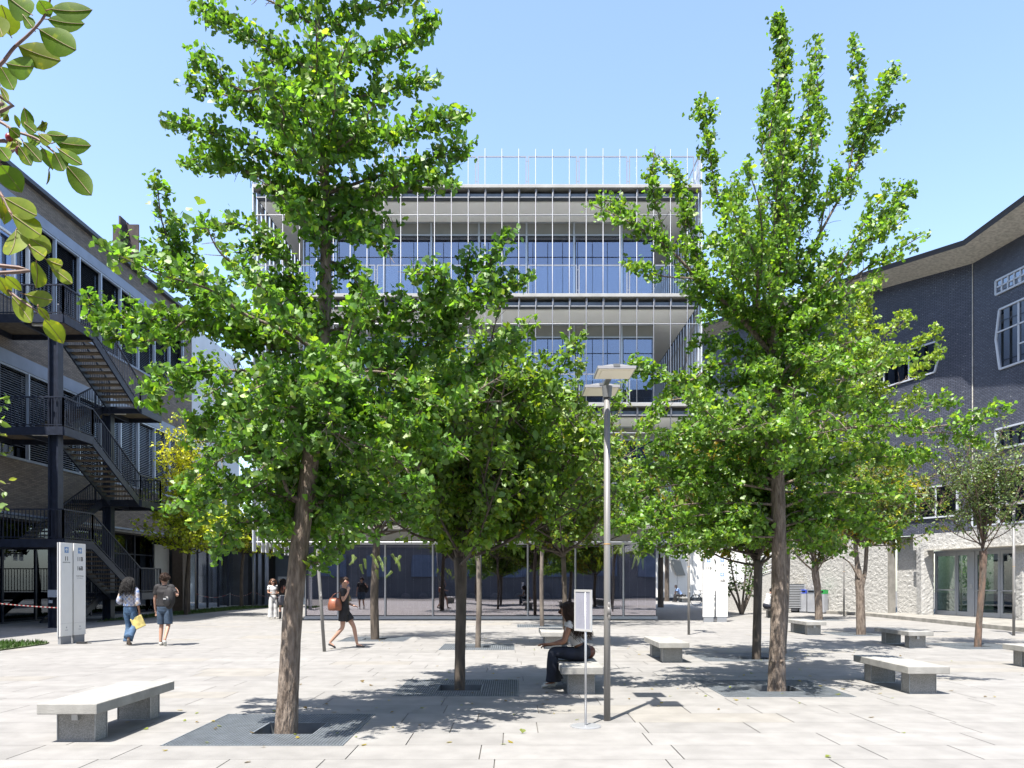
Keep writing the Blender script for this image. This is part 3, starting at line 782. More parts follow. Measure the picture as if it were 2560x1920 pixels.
def landing(x0,x1,y0,y1,z):
    b = MB(); b.box(x0,x1,y0,y1,z-.07,z); b.build('landing', M['tread'], st, True)
    b = MB(); b.box(x0-.02,x1+.02,y0-.06,y0-.001,z-.26,z+.02); b.box(x0-.02,x1+.02,y1+.001,y1+.06,z-.26,z+.02); b.box(x1+.001,x1+.06,y0,y1,z-.26,z+.02); b.box(x0-.06,x0-.001,y0,y1,z-.26,z+.02)
    b.box((x0+x1)/2-.05,(x0+x1)/2+.05,y0,y1,z-.24,z-.072)
    b.build('landing_edge', M['navy'], st, True)
    b = MB(); b.box(x1-1.6,x1-.9,y0+.55,y0+.65,z-.16,z-.10); b.build('strip_light', M['soffit'], st, True)
LV = [10.6, 6.8, 3.0]
for i, z in enumerate(LV):
    landing(-18.1, XF1, YA, YB, z)
    flight(XF0, XF1, YB, z, YC, z-1.9)
    landing(XB0, XF1, YC, YD, z-1.9)
    if i < 2: flight(XB0, XB1, YC, z-1.9, YB, z-3.8)
    else: flight(XB0, XB1, YC, z-1.9, 29.3, 0.05)
    rail([(-18.1,YA,z),(XF1,YA,z),(XF1,YB,z),(XF1,YC,z-1.9),(XF1,YD,z-1.9),(XB0,YD,z-1.9)], st)
    rail([(XF0,YB,z),(XF0,YC,z-1.9)], st)
    if i < 2: rail([(XB1,YC,z-1.9),(XB1,YB,z-3.8)], st)
    else: rail([(XB1,YC,z-1.9),(XB1,29.3,.05)], st)
for (x,y,top) in ((-15.6,26.25,10.36),(-16.6,31.6,8.4)):
    b = MB(); b.box(x-.17,x-.12,y-.16,y+.16,0,top); b.box(x+.12,x+.17,y-.16,y+.16,0,top); b.box(x-.119,x+.119,y-.03,y+.03,0,top)
    b.build('column', M['navy'], st, True)
b = MB(); b.box(-15.75,-15.45,26.05,26.08,1.05,1.3); b.box(-15.72,-15.6,26.05,26.08,.85,.95); b.build('notice', M['frame_lb'], st, True)

# ================================================================ right dark tiled building with flared roof
M['tile'] = brick_mat('blue_black_tile', (.092,.10,.132), (.06,.066,.09), (.025,.028,.038), .13, .058, 'r', .009, 1.0, .5, .32, 1)
M['rough'] = mat('rough_cast_wall', (.345,.34,.325), .9, noise=.16, nscale=14, bump=1.0, bscale=17)
M['roughs'] = mat('rough_soffit', (.48,.455,.40), .95, noise=.25, nscale=9, bump=1.2, bscale=14)
M['doorgrey'] = mat('door_frame_grey', (.30,.32,.35), .45, .3)
rb = thing('tiled_building', 'dark blue tiled building on the right with a flared concrete eave', 'building', (18,33,0))
dL = Vector((-.43,1,0)).normalized(); dR = Vector((.146,-1,0)).normalized(); JW = Vector((18.6,31,0))
TL = math.hypot(.43,1)
def WL(t, z=0, off=0):                          # left wall of the joint, t in metres of depth
    p = JW+Vector((-.43*t,t,0)); nrm = Vector((-1,-.43,0)).normalized(); q = p+nrm*off; return Vector((q.x,q.y,z))
def WR(s, z=0, off=0):
    p = JW+dR*s; nrm = Vector((-1,-.146,0)).normalized(); q = p+nrm*off; return Vector((q.x,q.y,z))
def wallquad(b, F, a, c, z0a, z1a, z0c, z1c, th=.3):
    v = [F(a,z0a), F(c,z0c), F(c,z1c), F(a,z1a), F(a,z0a,-th), F(c,z0c,-th), F(c,z1c,-th), F(a,z1a,-th)]
    b.add(v, [(0,1,2,3),(5,4,7,6),(4,0,3,7),(1,5,6,2),(3,2,6,7),(4,5,1,0)])
ztop = lambda t: 14.42+1.95*t/15.5
b = MB(); wallquad(b, WL, 0, 18.6, 3.6, ztop(0), 3.6, ztop(18.6)); wallquad(b, WR, 0, 12, 5.95, 14.42, 5.95, 14.5)
b.build('tiled_wall', M['tile'], rb, True)
b = MB(); b.tube([WL(.0,3.6,.02),WL(0,14.4,.02)], .02, 6); b.build('joint_strip', M['roughs'], rb, True)
def rough_panel(F, a, c, z0, z1, off=0.0, seed=3, name='rough_wall', amp=.014):     # displaced rough cast surface
    rg = np.random.default_rng(seed)
    A = F(a,0,off); C = F(c,0,off); L = (C-A).length; nx = max(2,int(L/.055)); nz = max(2,int((z1-z0)/.055))
    nrm = (F(a,0,off+1)-A)
    ph = rg.uniform(0,6.28,(8,)); 
    b = MB(); vs = []
    N_ = rg.normal(0,1,(nz+1,nx+1)); N_ = (N_+np.roll(N_,1,0)+np.roll(N_,1,1))/1.75
    for j in range(nz+1):
        for i in range(nx+1):
            p = A.lerp(C, i/nx); h = float(N_[j,i])*amp*.42
            if i in (0,nx): h *= .4
            vs.append((p.x+nrm.x*h, p.y+nrm.y*h, z0+(z1-z0)*j/nz))
    fs = [(j*(nx+1)+i, j*(nx+1)+i+1, (j+1)*(nx+1)+i+1, (j+1)*(nx+1)+i) for j in range(nz) for i in range(nx)]
    b.add(vs, fs); return b.build(name, M['rough'], rb, True)
rough_panel(WL, 3.7, 12.5, -.01, 3.62, .04)
rough_panel(WR, 0.0, 12, 2.94, 3.75, .05, 5, 'rough_band'); rough_panel(WL, 0.0, 2.5, 2.94, 3.62, .04, 6, 'rough_band')
rough_panel(WL, 2.45, 3.7, .15, 3.6, -.55, 8, 'niche_wall')
b = MB(); wallquad(b, lambda t,z,off=0: WL(t,z,off-.02), 3.68, 12.5, 0, 3.6, 0, 3.6, .4); b.build('wall_core', M['kerb'], rb, True)
cmid = WL(2.1,0,-.15)
def rough_column(c, seed):
    rg = np.random.default_rng(seed); vs = []; n = 20; m = 34
    for j in range(m+1):
        for i in range(n):
            a = 2*PI*i/n; k = max(abs(math.cos(a)),abs(math.sin(a))); r = .27/k+rg.normal(0,.006)
            vs.append((c.x+r*math.cos(a), c.y+r*math.sin(a), .15+2.85*j/m))
    b = MB(); b.add(vs, [(j*n+i,j*n+(i+1)%n,(j+1)*n+(i+1)%n,(j+1)*n+i) for j in range(m) for i in range(n)]); b.build('column', M['rough'], rb, True)
rough_column(cmid, 1); rough_column(Vector((18.98,28.35,0)), 2); rough_column(Vector((19.6,24.4,0)), 3)
DA = Vector((18.35,33.4,0)); DB = Vector((19.95,25.0,0)); dd = (DB-DA).normalized(); dn = Vector((-dd.y,dd.x,0)); dn = dn if dn.x < 0 else -dn
DM = Matrix(((dd.x,-dn.x,0,DA.x),(dd.y,-dn.y,0,DA.y),(0,0,1,0),(0,0,0,1)))    # local x along the doors, y into the building
u = .1; kinds = ['door','side','door','door','side','door','door','side']
b = MB(); b.box(.5,8.6,-.9,.6,2.90,2.935,M=DM); b.build('porch_soffit', M['roughs'], rb, True)
for i, kd in enumerate(kinds):
    wd = 1.25 if kd == 'door' else .62
    b = MB(); f_ = .11 if kd == 'door' else .06; t_ = .08
    b.box(u,u+f_,-t_/2,t_/2,.16,2.78,M=DM); b.box(u+wd-f_,u+wd,-t_/2,t_/2,.16,2.78,M=DM); b.box(u+f_+.001,u+wd-f_-.001,-t_/2,t_/2,.16,.34,M=DM); b.box(u+f_+.001,u+wd-f_-.001,-t_/2,t_/2,2.66,2.78,M=DM)
    dr = b.build('door' if kd == 'door' else 'side_light', M['doorgrey'], rb, True)
    b = MB(); b.box(u+f_,u+wd-f_,-.01,.01,.34,2.66,M=DM); b.build('pane', M['gl_dk2'] if 'gl_dk2' in M else M.setdefault('gl_dk2', glass_mat('door_glass',(.28,.36,.32),(.85,.9,.9),.16,.75,.01,.35)), dr, True)
    if kd == 'door':
        b = MB(); b.box(u+f_+.02,u+wd-f_-.02,-.09,-.06,1.2,1.25,M=DM); b.box(u+.04,u+.16,-.10,-.07,1.18,1.21,M=DM); b.build('handle', M['alu'], dr, True)
    u += wd+.015
    if i in (1,3,5):
        b = MB(); b.box(u,u+.32,-.06,.06,.16,2.78,M=DM); b.build('door_post', M['doorgrey'], rb, True); 
        if i == 1:
            b = MB(); b.box(u+.1,u+.22,-.075,-.061,1.3,1.48,M=DM); b.build('intercom', M['alu'], rb, True)
        u += .335
b = MB(); b.box(0,8.6,.0,.05,2.785,2.899,M=DM); b.build('door_head', M['doorgrey'], rb, True)
b = MB(); b.box(0,8.6,3.0,3.1,.15,2.9,M=DM); b.build('porch_inner_wall', M['intwall'], rb, True)
b = MB(); b.box(-.2,8.8,.1,3.2,.151,.155,M=DM); b.build('porch_floor', M['kerb'], rb, True)
# windows in white frames
def wall_window(F, pts, name, mull=(), off=.0, lab=None, grid=None, glass='gl_dark'):
    nrm = Vector((-1,-.43,0)).normalized() if F is WL else Vector((-1,-.146,0)).normalized()
    P = [F(a,z,.03) for a,z in pts]; n = len(P); fw = .05; b = MB()
    for i in range(n): b.bar(P[i], P[(i+1)%n], .065, fw*1.6, up=nrm)
    zs = [z for _,z in pts]; as_ = [a for a,_ in pts]; z0,z1 = min(zs),max(zs)
    for kind,val,lo,hi in mull:
        if kind == 'v': b.bar(F(val,lo,.03), F(val,hi,.03), .05, .05, up=nrm)
        else: b.bar(F(lo,val,.03), F(hi,val,.03), .05, .05, up=nrm)
    wn = b.build(name, M['fin'], rb, True)
    g = MB(); g.add([F(a,z,.015) for a,z in pts], [tuple(range(n))]); g.build('pane', M[glass], wn, True)
    return wn
M['gl_room'] = glass_mat('room_glass', (.2,.22,.25), (.8,.85,.95), .2, .7, .01, .35)
wall_window(WR, [(1.43,12.05),(1.25,10.95),(1.45,9.75),(5.6,9.75),(5.8,10.95),(5.6,12.05)], 'window', [('v',2.35,9.8,12.0),('v',3.5,9.8,12.0),('v',4.6,9.8,12.0),('h',11.2,1.3,5.7),('h',10.45,2.4,5.7)], glass='gl_room')
wall_window(WR, [(1.25,13.22),(1.25,12.68),(6,12.68),(6,13.22)], 'window', [('v',1.25+.3*k,12.7,13.2) for k in range(1,16)]+[('h',12.95,1.25,6)], glass='gl_room')
wall_window(WR, [(1.25,7.46),(1.25,6.68),(6,6.68),(6,7.46)], 'window', [('v',3.4,6.7,7.4)], glass='gl_room')
wall_window(WL, [(1.5,11.72),(1.33,11.2),(1.55,10.45),(5.0,10.35),(5.2,11.0),(5.0,11.75)], 'window', [('v',2.7,10.45,11.7),('v',3.9,10.4,11.7)], glass='gl_dark')
wall_window(WL, [(8.2,12.3),(8.0,11.7),(8.2,10.9),(12.2,10.9),(12.4,11.7),(12.2,12.3)], 'window', [('v',9.5,10.9,12.3),('v',10.9,10.9,12.3)], glass='gl_dark')
wall_window(WL, [(.6,5.6),(.6,4.3),(3.3,4.3),(3.3,5.6)], 'window', [('v',1.5,4.3,5.6),('v',2.4,4.3,5.6)], glass='gl_dark')
s = -.0
while s < 11:                                   # window strip over the doors
    wall_window(WR, [(s,5.9),(s,3.8),(s+1.3,3.8),(s+1.3,5.9)], 'window', [('h',4.5,s,s+1.3)], glass='gl_dark'); s += 1.4
b = MB(); wallquad(b, lambda a,z,off=0: WR(a,z,off-1.6), -1, 12, 3.7, 12.9, 3.7, 12.9, .2); wallquad(b, lambda a,z,off=0: WL(a,z,off-1.6), 0, 18, 3.7, 13, 3.7, 13, .2); b.build('inner_wall', M['intwall'], rb, True)
# roof: soffit from wall top to the outer edge, thin dark fascia, top
FA = [Vector((11.28,45.2,16.54)), Vector((17.45,29.6,14.54)), Vector((17.7,26.55,14.7)), Vector((18.1,19,14.9))]
WA = [WL(15.8,ztop(15.8)), WL(0,14.42), WR(3.2,14.45), WR(11.5,14.5)]
FA.insert(0, Vector((9.6,49.6,17.1))); WA.insert(0, WL(19.5,ztop(19.5)))
n = len(FA); b = MB(); b.add(FA+WA, [(i,i+1,n+i+1,n+i) for i in range(n-1)]); b.build('eave_soffit', M['roughs'], rb, True)
b = MB()
up = Vector((0,0,.085)); out = Vector((-.05,-.035,0))
b.add([p+out*0 for p in FA]+[p+up+out for p in FA]+[p+up*1.9+out*2.2 for p in FA]+[p+up*1.9+Vector((6,2,0)) for p in FA],
      [(i,i+1,n+i+1,n+i) for i in range(n-1)]+[(n+i,n+i+1,2*n+i+1,2*n+i) for i in range(n-1)]+[(2*n+i,2*n+i+1,3*n+i+1,3*n+i) for i in range(n-1)])
b.build('roof_edge', M['roofdark'], rb, True)

# outside stair wall with rails, louvre, far pale wall
t = thing('stair_wall', 'rough concrete side wall of an outdoor stair with sloping metal rails', 'stairs', (12.9,41.5,0))
b = MB(); b.prism([(11.0,0),(15.0,0),(15.0,2.45),(11.0,1.05)], 41.3, 41.6); b.build('wall', M['rough'], t, True)
b = MB()
for dz in (.12,.42,.72,1.0): b.tube([(11.0,41.25,1.05+dz),(15.0,41.25,2.45+dz)], .022, 6)
for k in range(5): b.tube([(11.1+k*.95,41.25,1.05+k*.333),(11.1+k*.95,41.25,2.08+k*.333)], .02, 6)
b.build('handrail', M['doorgrey'], t, True)
t = thing('louvre_grille', 'grey metal louvre grille on the rough wall left of the waste bins', 'grille', (14.2,38.9,0))
b = MB(); 
for k in range(14): b.box(13.85,14.75,38.75,38.81,.25+k*.085,.25+k*.085+.045)
b.box(13.8,13.849,38.74,38.82,.2,1.45); b.box(14.751,14.8,38.74,38.82,.2,1.45); b.build('slats', M['alu'], t, True)
b = MB(); b.box(13.85,14.75,38.82,38.86,.2,1.45); b.build('backing', M['mdark'], t, True)
t = thing('pale_wall_building', 'low pale panelled building far behind the seated man in blue', 'building', (14,63,0))
b = MB(); x = 7.5
M['palepanel'] = mat('pale_panel', (.62,.61,.59), .7, noise=.05, nscale=.5)
while x < 19: b.box(x+.01,x+1.2,63,63.2,.25,9); x += 1.215
b.build('wall', M['palepanel'], t, True)
b = MB(); b.box(7.5,19,63.02,63.3,0,.24); b.build('plinth', M['mdark'], t, True)
b = MB(); b.prism([(12.9,3.35),(13.75,3.35),(14.2,2.05),(13.5,2.05)], 62.85, 62.9); tag(t); b.build('dark_slanted_shape', M['spandrel'], t, True)  # dark slanted shape set flat against the pale wall

# block behind the viewpoint that the glass mirrors
t = thing('grey_block', 'tall grey block mirrored in the glass of the central building', 'building', (0,-16,0))
b = MB(); b.box(-26,18,-24,-15,0,21); b.build('wall', mat('mirrored_grey_wall',(.15,.14,.14),.8,noise=.2,nscale=.4), t, True)
for r_ in range(5):
    for c_ in range(9):
        b = MB(); b.box(-24+c_*4.6,-21.5+c_*4.6,-14.99,-14.9,2+r_*3.8,4.2+r_*3.8); b.build('window', M['intwall'], t, True)
# ================================================================ trees
M['bark'] = mat('ginkgo_bark', (.23,.185,.15), .9, noise=.5, nscale=26, bump=2.2, bscale=48, col2=(.10,.075,.058), detail=8)
M['barkdark'] = mat('dark_bark', (.085,.068,.054), .9, noise=.4, nscale=12, bump=1.0, bscale=30)
M['barkred'] = mat('red_brown_bark', (.15,.095,.068), .9, bump=1.4, bscale=35, col2=(.075,.062,.052), nscale=14)
M['barkpale'] = mat('pale_bark', (.17,.145,.12), .9, bump=.8, bscale=30, col2=(.08,.065,.055), nscale=8)
M['leaf'] = leaf_mat('leaf', gloss=.04, rough=.5, trans=.5, tgain=(1.7,1.6,.6))
M['seed'] = leaf_mat('seed_cluster', gloss=.02, trans=.3)
# stretch the bark pattern along the trunk
for k in ('bark','barkdark','barkred','barkpale'):
    N, L, b = nodes_of(M[k]); tc = [n for n in N if n.type == 'TEX_COORD'][0]
    mp = N.new('ShaderNodeMapping'); mp.inputs['Scale'].default_value = (1,1,.22)
    tg = [l.to_socket for l in L if l.from_node == tc]
    L.new(tc.outputs['Object'], mp.inputs[0])
    for s in tg: L.new(mp.outputs[0], s)

def tmpl(kind):
    if kind == 'fan':
        a = np.radians([-54,-30,-4,4,30,54]); r = np.array([.93,1.0,.93,.93,1.0,.93])
        v = [(0,0,0)]+[(math.sin(x)*q, math.cos(x)*q, .16*abs(math.sin(x))*q) for x,q in zip(a,r)]
        v.append((0,.62,.0)); f = [(0,1,2),(0,2,3),(0,3,7),(0,7,4),(0,4,5),(0,5,6)]
    elif kind == 'oval':
        v = [(0,0,0),(.25,.3,.06),(.27,.62,.05),(0,1,-.06),(-.27,.62,.05),(-.25,.3,.06),(0,.5,-.03)]
        f = [(0,1,6),(1,2,6),(2,3,6),(3,4,6),(4,5,6),(5,0,6)]
    elif kind == 'long':
        v = [(0,0,0),(.14,.4,.03),(0,1,-.1),(-.14,.4,.03)]; f = [(0,1,2),(0,2,3)]
    else:
        v = [(0,0,0),(.33,.5,.07),(0,1,-.05),(-.33,.5,.07)]; f = [(0,1,2),(0,2,3)]
    return np.array(v, dtype=np.float32), np.array(f, dtype=np.int32)

def leaves_mesh(name, pos, axis, nrm, size, tint, kind, m):
    V, F = tmpl(kind); n = len(pos)
    axis = axis/np.maximum(1e-6, np.linalg.norm(axis,axis=1,keepdims=True))
    nrm = nrm-axis*np.sum(nrm*axis,axis=1,keepdims=True); nrm /= np.maximum(1e-6, np.linalg.norm(nrm,axis=1,keepdims=True))
    sx = np.cross(axis, nrm)
    P = pos[:,None,:]+size[:,None,None]*(V[None,:,0,None]*sx[:,None,:]+V[None,:,1,None]*axis[:,None,:]+V[None,:,2,None]*nrm[:,None,:])
    k = len(V); t = len(F)
    idx = (F[None]+np.arange(n)[:,None,None]*k).reshape(-1).astype(np.int32)
    me = bpy.data.meshes.new(name)
    me.vertices.add(n*k); me.vertices.foreach_set('co', P.reshape(-1).astype(np.float32))
    me.loops.add(n*t*3); me.loops.foreach_set('vertex_index', idx)
    me.polygons.add(n*t); me.polygons.foreach_set('loop_start', np.arange(0,n*t*3,3,dtype=np.int32)); me.polygons.foreach_set('loop_total', np.full(n*t,3,dtype=np.int32))
    me.update(calc_edges=True)
    a = me.color_attributes.new('tint','FLOAT_COLOR','POINT')
    c = np.ones((n,k,4),dtype=np.float32); c[:,:,:3] = tint[:,None,:]
    a.data.foreach_set('color', c.ravel())
    me.materials.append(m); return me

def smooth(pts, n=None):
    pts = [Vector(p) for p in pts]
    if len(pts) < 3: 
        return [pts[0].lerp(pts[-1], i/6) for i in range(7)]
    out = []
    for i in range(len(pts)-1):
        p0 = pts[max(i-1,0)]; p1 = pts[i]; p2 = pts[i+1]; p3 = pts[min(i+2,len(pts)-1)]
        for k in range(5):
            t = k/5
            out.append(.5*((2*p1)+(p2-p0)*t+(2*p0-5*p1+4*p2-p3)*t*t+(3*p1-p0-3*p2+p3)*t**3))
    out.append(pts[-1]); return out
def jitter(pts, a):
    return [p if i == 0 else p+Vector((random.gauss(0,a),random.gauss(0,a),random.gauss(0,a))) for i,p in enumerate(pts)]
def rnd(): 
    v = Vector((random.gauss(0,1),random.gauss(0,1),random.gauss(0,1))); return v.normalized()

class Tree:
    def __init__(s, name, label, base, bark, group='trees planted in the plaza'):
        s.t = thing(name, label, 'tree', base, 0, group); s.base = Vector(base); s.bark = bark
        s.trunk = MB(); s.limb = MB(); s.twig = MB(); s.nodes = []; s.limbs = []
    def add_trunk(s, pts, rad, n=16):
        P = smooth(pts); m = len(P)
        r = [np.interp(i/(m-1)*(len(rad)-1), range(len(rad)), rad) for i in range(m)]
        r = [float(x)*(1+random.uniform(-.03,.03)) for x in r]
        s.trunk.tube(P, r, n); return P
    def add_limb(s, pts, r0=.03, r1=.006, wob=.03, show=True):
        P = smooth(jitter(pts, wob)); m = len(P)
        if show: s.limb.tube(P, [r0+(r1-r0)*(i/(m-1))**.8 for i in range(m)], 6, cap=False)
        s.limbs.append(P); return P
    def twigs(s, P, t0=.15, step=.06, L=(.15,.5), taper=.5, node=.055, droop=.0, up=.25, tip=True, tw=True):
        seg = [(P[i+1]-P[i]).length for i in range(len(P)-1)]; tot = sum(seg)
        if tot < 1e-3: return
        d = t0*tot; ph = random.uniform(0,6)
        while d < tot:
            acc = 0; i = 0
            while i < len(seg)-1 and acc+seg[i] < d: acc += seg[i]; i += 1
            f = min(1,(d-acc)/max(1e-6,seg[i])); p = P[i].lerp(P[i+1], f); t = (P[i+1]-P[i]).normalized()
            ph += 2.4+random.uniform(-.5,.5)
            u = t.cross(Vector((0,0,1))); u = u.normalized() if u.length > .1 else Vector((1,0,0)); v = t.cross(u)
            side = u*math.cos(ph)+v*math.sin(ph)
            ln = random.uniform(*L)*(1-taper*d/tot)
            dr = (t*random.uniform(.3,.9)+side+Vector((0,0,up))).normalized()
            s.shoot(p, dr, ln, node, droop, tw); d += step*random.uniform(.6,1.4)
        if tip: s.shoot(P[-1], (P[-1]-P[-2]).normalized(), random.uniform(*L)*.6, node, droop*.3, tw)
    def shoot(s, p, dr, ln, node, droop, tw=True):
        k = max(2, int(ln/node)); q = p.copy(); pts = [q.copy()]
        for i in range(k):
            dr = (dr+rnd()*.16+Vector((0,0,-droop*.12))).normalized()
            q = q+dr*node; pts.append(q.copy()); s.nodes.append((q.x,q.y,q.z,dr.x,dr.y,dr.z,(i+1)/k))
        if tw and len(pts) > 2: s.twig.tube([pts[0],pts[len(pts)//2],pts[-1]], [.0045,.0035,.002], 3, cap=False)
    def finish(s, kind='fan', per=3, size=.05, spread=.05, base=(.06,.13,.025), var=.25, yellow=(.13,.17,.02), yprob=.12, flat=.6, hang=.2, keep=1.0, mat_='leaf', barkm=None, seeds=0, seedcol=(.16,.11,.015), seedzone=None, clump=2.4, gap=-.7):
        bm = M[s.bark]
        s.trunk.build('trunk', bm, s.t, True, True)
        if s.limb.v: s.limb.build('branches', bm, s.t, True, True)
        if s.twig.v: s.twig.build('twigs', bm, s.t, True)
        N = np.array(s.nodes, dtype=np.float64)
        if keep < 1: N = N[RNG.random(len(N)) < keep]
        q = N[:,:3]*clump; f = np.sin(q[:,0]*2.1+1.3*np.sin(q[:,1]*1.7+s.base.x))+np.sin(q[:,1]*2.3+1.1*np.sin(q[:,2]*1.9))+np.sin(q[:,2]*2.6+1.4*np.sin(q[:,0]*2.2+s.base.y))
        N = N[(f > gap)|(RNG.random(len(N)) < .12)]; N0 = N
        N = np.repeat(N, per, axis=0); n = len(N)
        pos = N[:,:3]+RNG.normal(0,spread*.6,(n,3))
        rv = RNG.normal(0,1,(n,3)); rv /= np.linalg.norm(rv,axis=1,keepdims=True)
        axis = N[:,3:6]*.5+rv*1.0+np.array([0,0,-hang]); 
        nr = RNG.normal(0,1,(n,3))*(1-flat)+np.array([-.12,-.25,1.0])*flat
        sz = 1.25*size*np.clip(RNG.normal(.92,.2,n),.45,1.4)*(1-.25*np.clip(N[:,6],0,1)**3)
        br = np.exp(RNG.normal(0,var,n))
        c = np.array(base)[None]*br[:,None]
        y = (RNG.random(n) < yprob)[:,None]
        c = np.where(y, np.array(yellow)[None]*br[:,None], c)
        me = leaves_mesh('leaves', pos, axis, nr, sz*(1 if kind == 'fan' else 1.15), c, kind, M[mat_])
        o = link('crown', me, s.t, True)
        if seeds:
            sel = N0[RNG.random(len(N0)) < seeds]
            if seedzone is not None: sel = sel[seedzone(sel)]
            k = 16; Sx = np.repeat(sel, k, axis=0); m_ = len(Sx)
            pos = Sx[:,:3]+RNG.normal(0,.045,(m_,3))+np.array([0,0,-.03])
            rv = RNG.normal(0,1,(m_,3)); c = np.array(seedcol)[None]*np.exp(RNG.normal(0,.25,(m_,1)))
            me = leaves_mesh('seeds', pos, rv, RNG.normal(0,1,(m_,3)), RNG.uniform(.03,.05,m_), c, 'dia', M['seed'])
            link('seed_clusters', me, s.t, True)
        return s.t, n

def pxl(pts, Y, dy=0.0):                        # photo trace -> limb that drifts in depth
    m = len(pts); return [atd(a,b,Y+dy*(i/(m-1))**1.2) for i,(a,b) in enumerate(pts)]
def spin(pts, ang, squash=1.0):
    o = pts[0]; c,s_ = math.cos(ang), math.sin(ang)
    return [Vector((o.x+(p.x-o.x)*c-(p.y-o.y)*s_, o.y+((p.x-o.x)*s_+(p.y-o.y)*c)*squash, p.z)) for p in pts]

# ---- near left ginkgo
Y1 = 8.2
T = Tree('ginkgo_tree', 'tall leaning ginkgo at the near left, dense fan leaves, top cut off by the picture', (-2.41,Y1,0), 'bark', 'ginkgo trees')
tr = [(618,1640),(618,1587),(624,1470),(632,1330),(645,1200),(658,1090),(672,980),(684,870),(694,760),(702,650),(704,540),(702,430),(697,300),(691,160),(686,20),(682,-120),(684,-230)]
T.add_trunk([atd(a,b,Y1) for a,b in tr], [.145,.122,.108,.102,.097,.092,.087,.086,.076,.067,.058,.05,.042,.034,.026,.018,.01], 20)
LT1 = [  # trace, depth drift, base radius
 ([(697,720),(620,700),(540,680),(470,655),(400,615),(330,565),(262,545)],-.5,.038), ([(420,630),(380,560),(352,490),(340,400)],-.2,.016), ([(520,672),(450,600),(395,540),(380,470)],.2,.014),
 ([(692,770),(610,745),(510,720),(400,692),(310,690),(228,668)],.3,.03), ([(400,692),(330,730),(240,720),(195,650)],-.2,.014),
 ([(688,820),(600,800),(500,790),(400,800),(320,850)],-.8,.026), ([(683,880),(580,860),(480,880),(425,935)],.5,.024),
 ([(672,980),(590,940),(510,930),(470,960)],-.9,.022), ([(660,1085),(632,1050),(600,1010),(540,960),(450,960)],-.5,.028), ([(660,1090),(570,1060),(480,1055),(395,1085)],.2,.026), ([(655,1120),(580,1120),(500,1130),(490,1170)],-.4,.018),
 ([(480,1055),(440,1085),(420,1120)],-.2,.012), ([(600,1010),(540,1060),(470,1090)],-.6,.014),
 ([(700,770),(790,795),(880,770),(970,705),(1050,650),(1125,622)],.2,.034), ([(1000,690),(1040,620),(1065,560),(1088,512)],.0,.012), ([(960,715),(1000,640),(1010,560)],.2,.011),
 ([(702,720),(800,700),(900,660),(960,600),(900,575)],-.4,.022), ([(695,850),(790,870),(890,860),(1000,810),(1100,740)],.4,.028), ([(690,900),(800,900),(900,930),(980,980)],-.5,.024),
 ([(680,960),(770,960),(860,990),(915,1055)],-.7,.022), ([(665,1070),(750,1070),(840,1090),(900,1130)],.3,.02), ([(664,1080),(720,1110),(800,1150)],-.5,.016), ([(645,1222),(690,1213),(735,1185),(760,1160)],-.2,.017),
 ([(890,860),(960,880),(1020,850),(1080,800)],-.3,.016),
 ([(695,770),(678,705),(648,625),(612,560),(560,505),(500,485),(445,495)],-.3,.0175), ([(612,560),(570,540),(510,545)],-.1,.012), ([(648,625),(600,610),(560,600)],.2,.012),
 ([(702,450),(620,410),(530,370),(470,340),(410,345)],.3,.022), ([(700,380),(600,340),(500,300),(430,280),(376,256)],-.3,.022), ([(697,300),(600,260),(500,220),(418,190)],.2,.02), ([(694,230),(600,190),(520,180),(430,120)],-.4,.018), ([(690,150),(600,110),(520,60),(432,15)],.3,.018), ([(687,60),(600,10),(520,-40),(450,-60)],-.3,.016),
 ([(703,500),(640,450),(590,415),(555,395)],-.6,.0175), ([(704,540),(665,500),(640,455)],-.6,.014),
 ([(702,480),(780,440),(850,400),(930,380),(975,385)],-.3,.022), ([(701,420),(800,390),(900,350),(1015,322)],.3,.022), ([(698,340),(800,300),(900,275),(990,250)],-.4,.02), ([(695,250),(790,210),(870,190),(935,180)],.3,.018), ([(692,180),(780,130),(860,90),(935,50)],-.3,.018), ([(688,90),(760,40),(850,0),(890,-30)],.3,.016),
 ([(703,500),(760,500),(815,510),(845,560)],-.5,.016), ([(704,560),(750,580),(790,620),(780,660)],.2,.014), ([(702,460),(780,470),(860,480)],.5,.014),
 ([(684,0),(620,-60),(560,-140)],.2,.015), ([(684,-20),(760,-80),(830,-150)],-.2,.015), ([(682,-100),(640,-180),(600,-250)],.3,.012), ([(682,-100),(720,-190),(760,-260)],-.3,.012),
]
for tr_, dy, r in LT1:
    P = T.add_limb(pxl(tr_,Y1,dy), r, .005)
    hi_ = tr_[0][1] < 700
    T.twigs(P, .10, .038, (.06,.20) if r < .0176 else ((.09,.29) if hi_ else (.12,.38)), .3, .043, .15)
    if r >= .018 and not 430 < tr_[0][1] < 700 and tr_[-1][1] > tr_[0][1]-130:
        for a in random.sample([1.1,-1.1,1.6,-1.5,2.2,-2.1], 2 if hi_ else 4):
            Q = spin(pxl(tr_,Y1,dy), a+random.uniform(-.2,.2)); Q = [Q[0].lerp(q,.70 if hi_ else .85) for q in Q]
            if tr_[0][1] > 1000: Q = [Vector((q.x, Q[0].y+abs(q.y-Q[0].y), q.z)) for q in Q]
            P = T.add_limb(Q, r*.8, .005, .05); T.twigs(P, .15, .055, (.10,.34), .4, .05, .15)
T.twigs([atd(a,b,Y1) for a,b in tr[6:]], .05, .05, (.12,.34), .4, .05, .2)
T.finish('fan', 5, .053, .055, (.086,.188,.026), .34, (.17,.265,.03), .15, .35, .25, gap=-1.15)

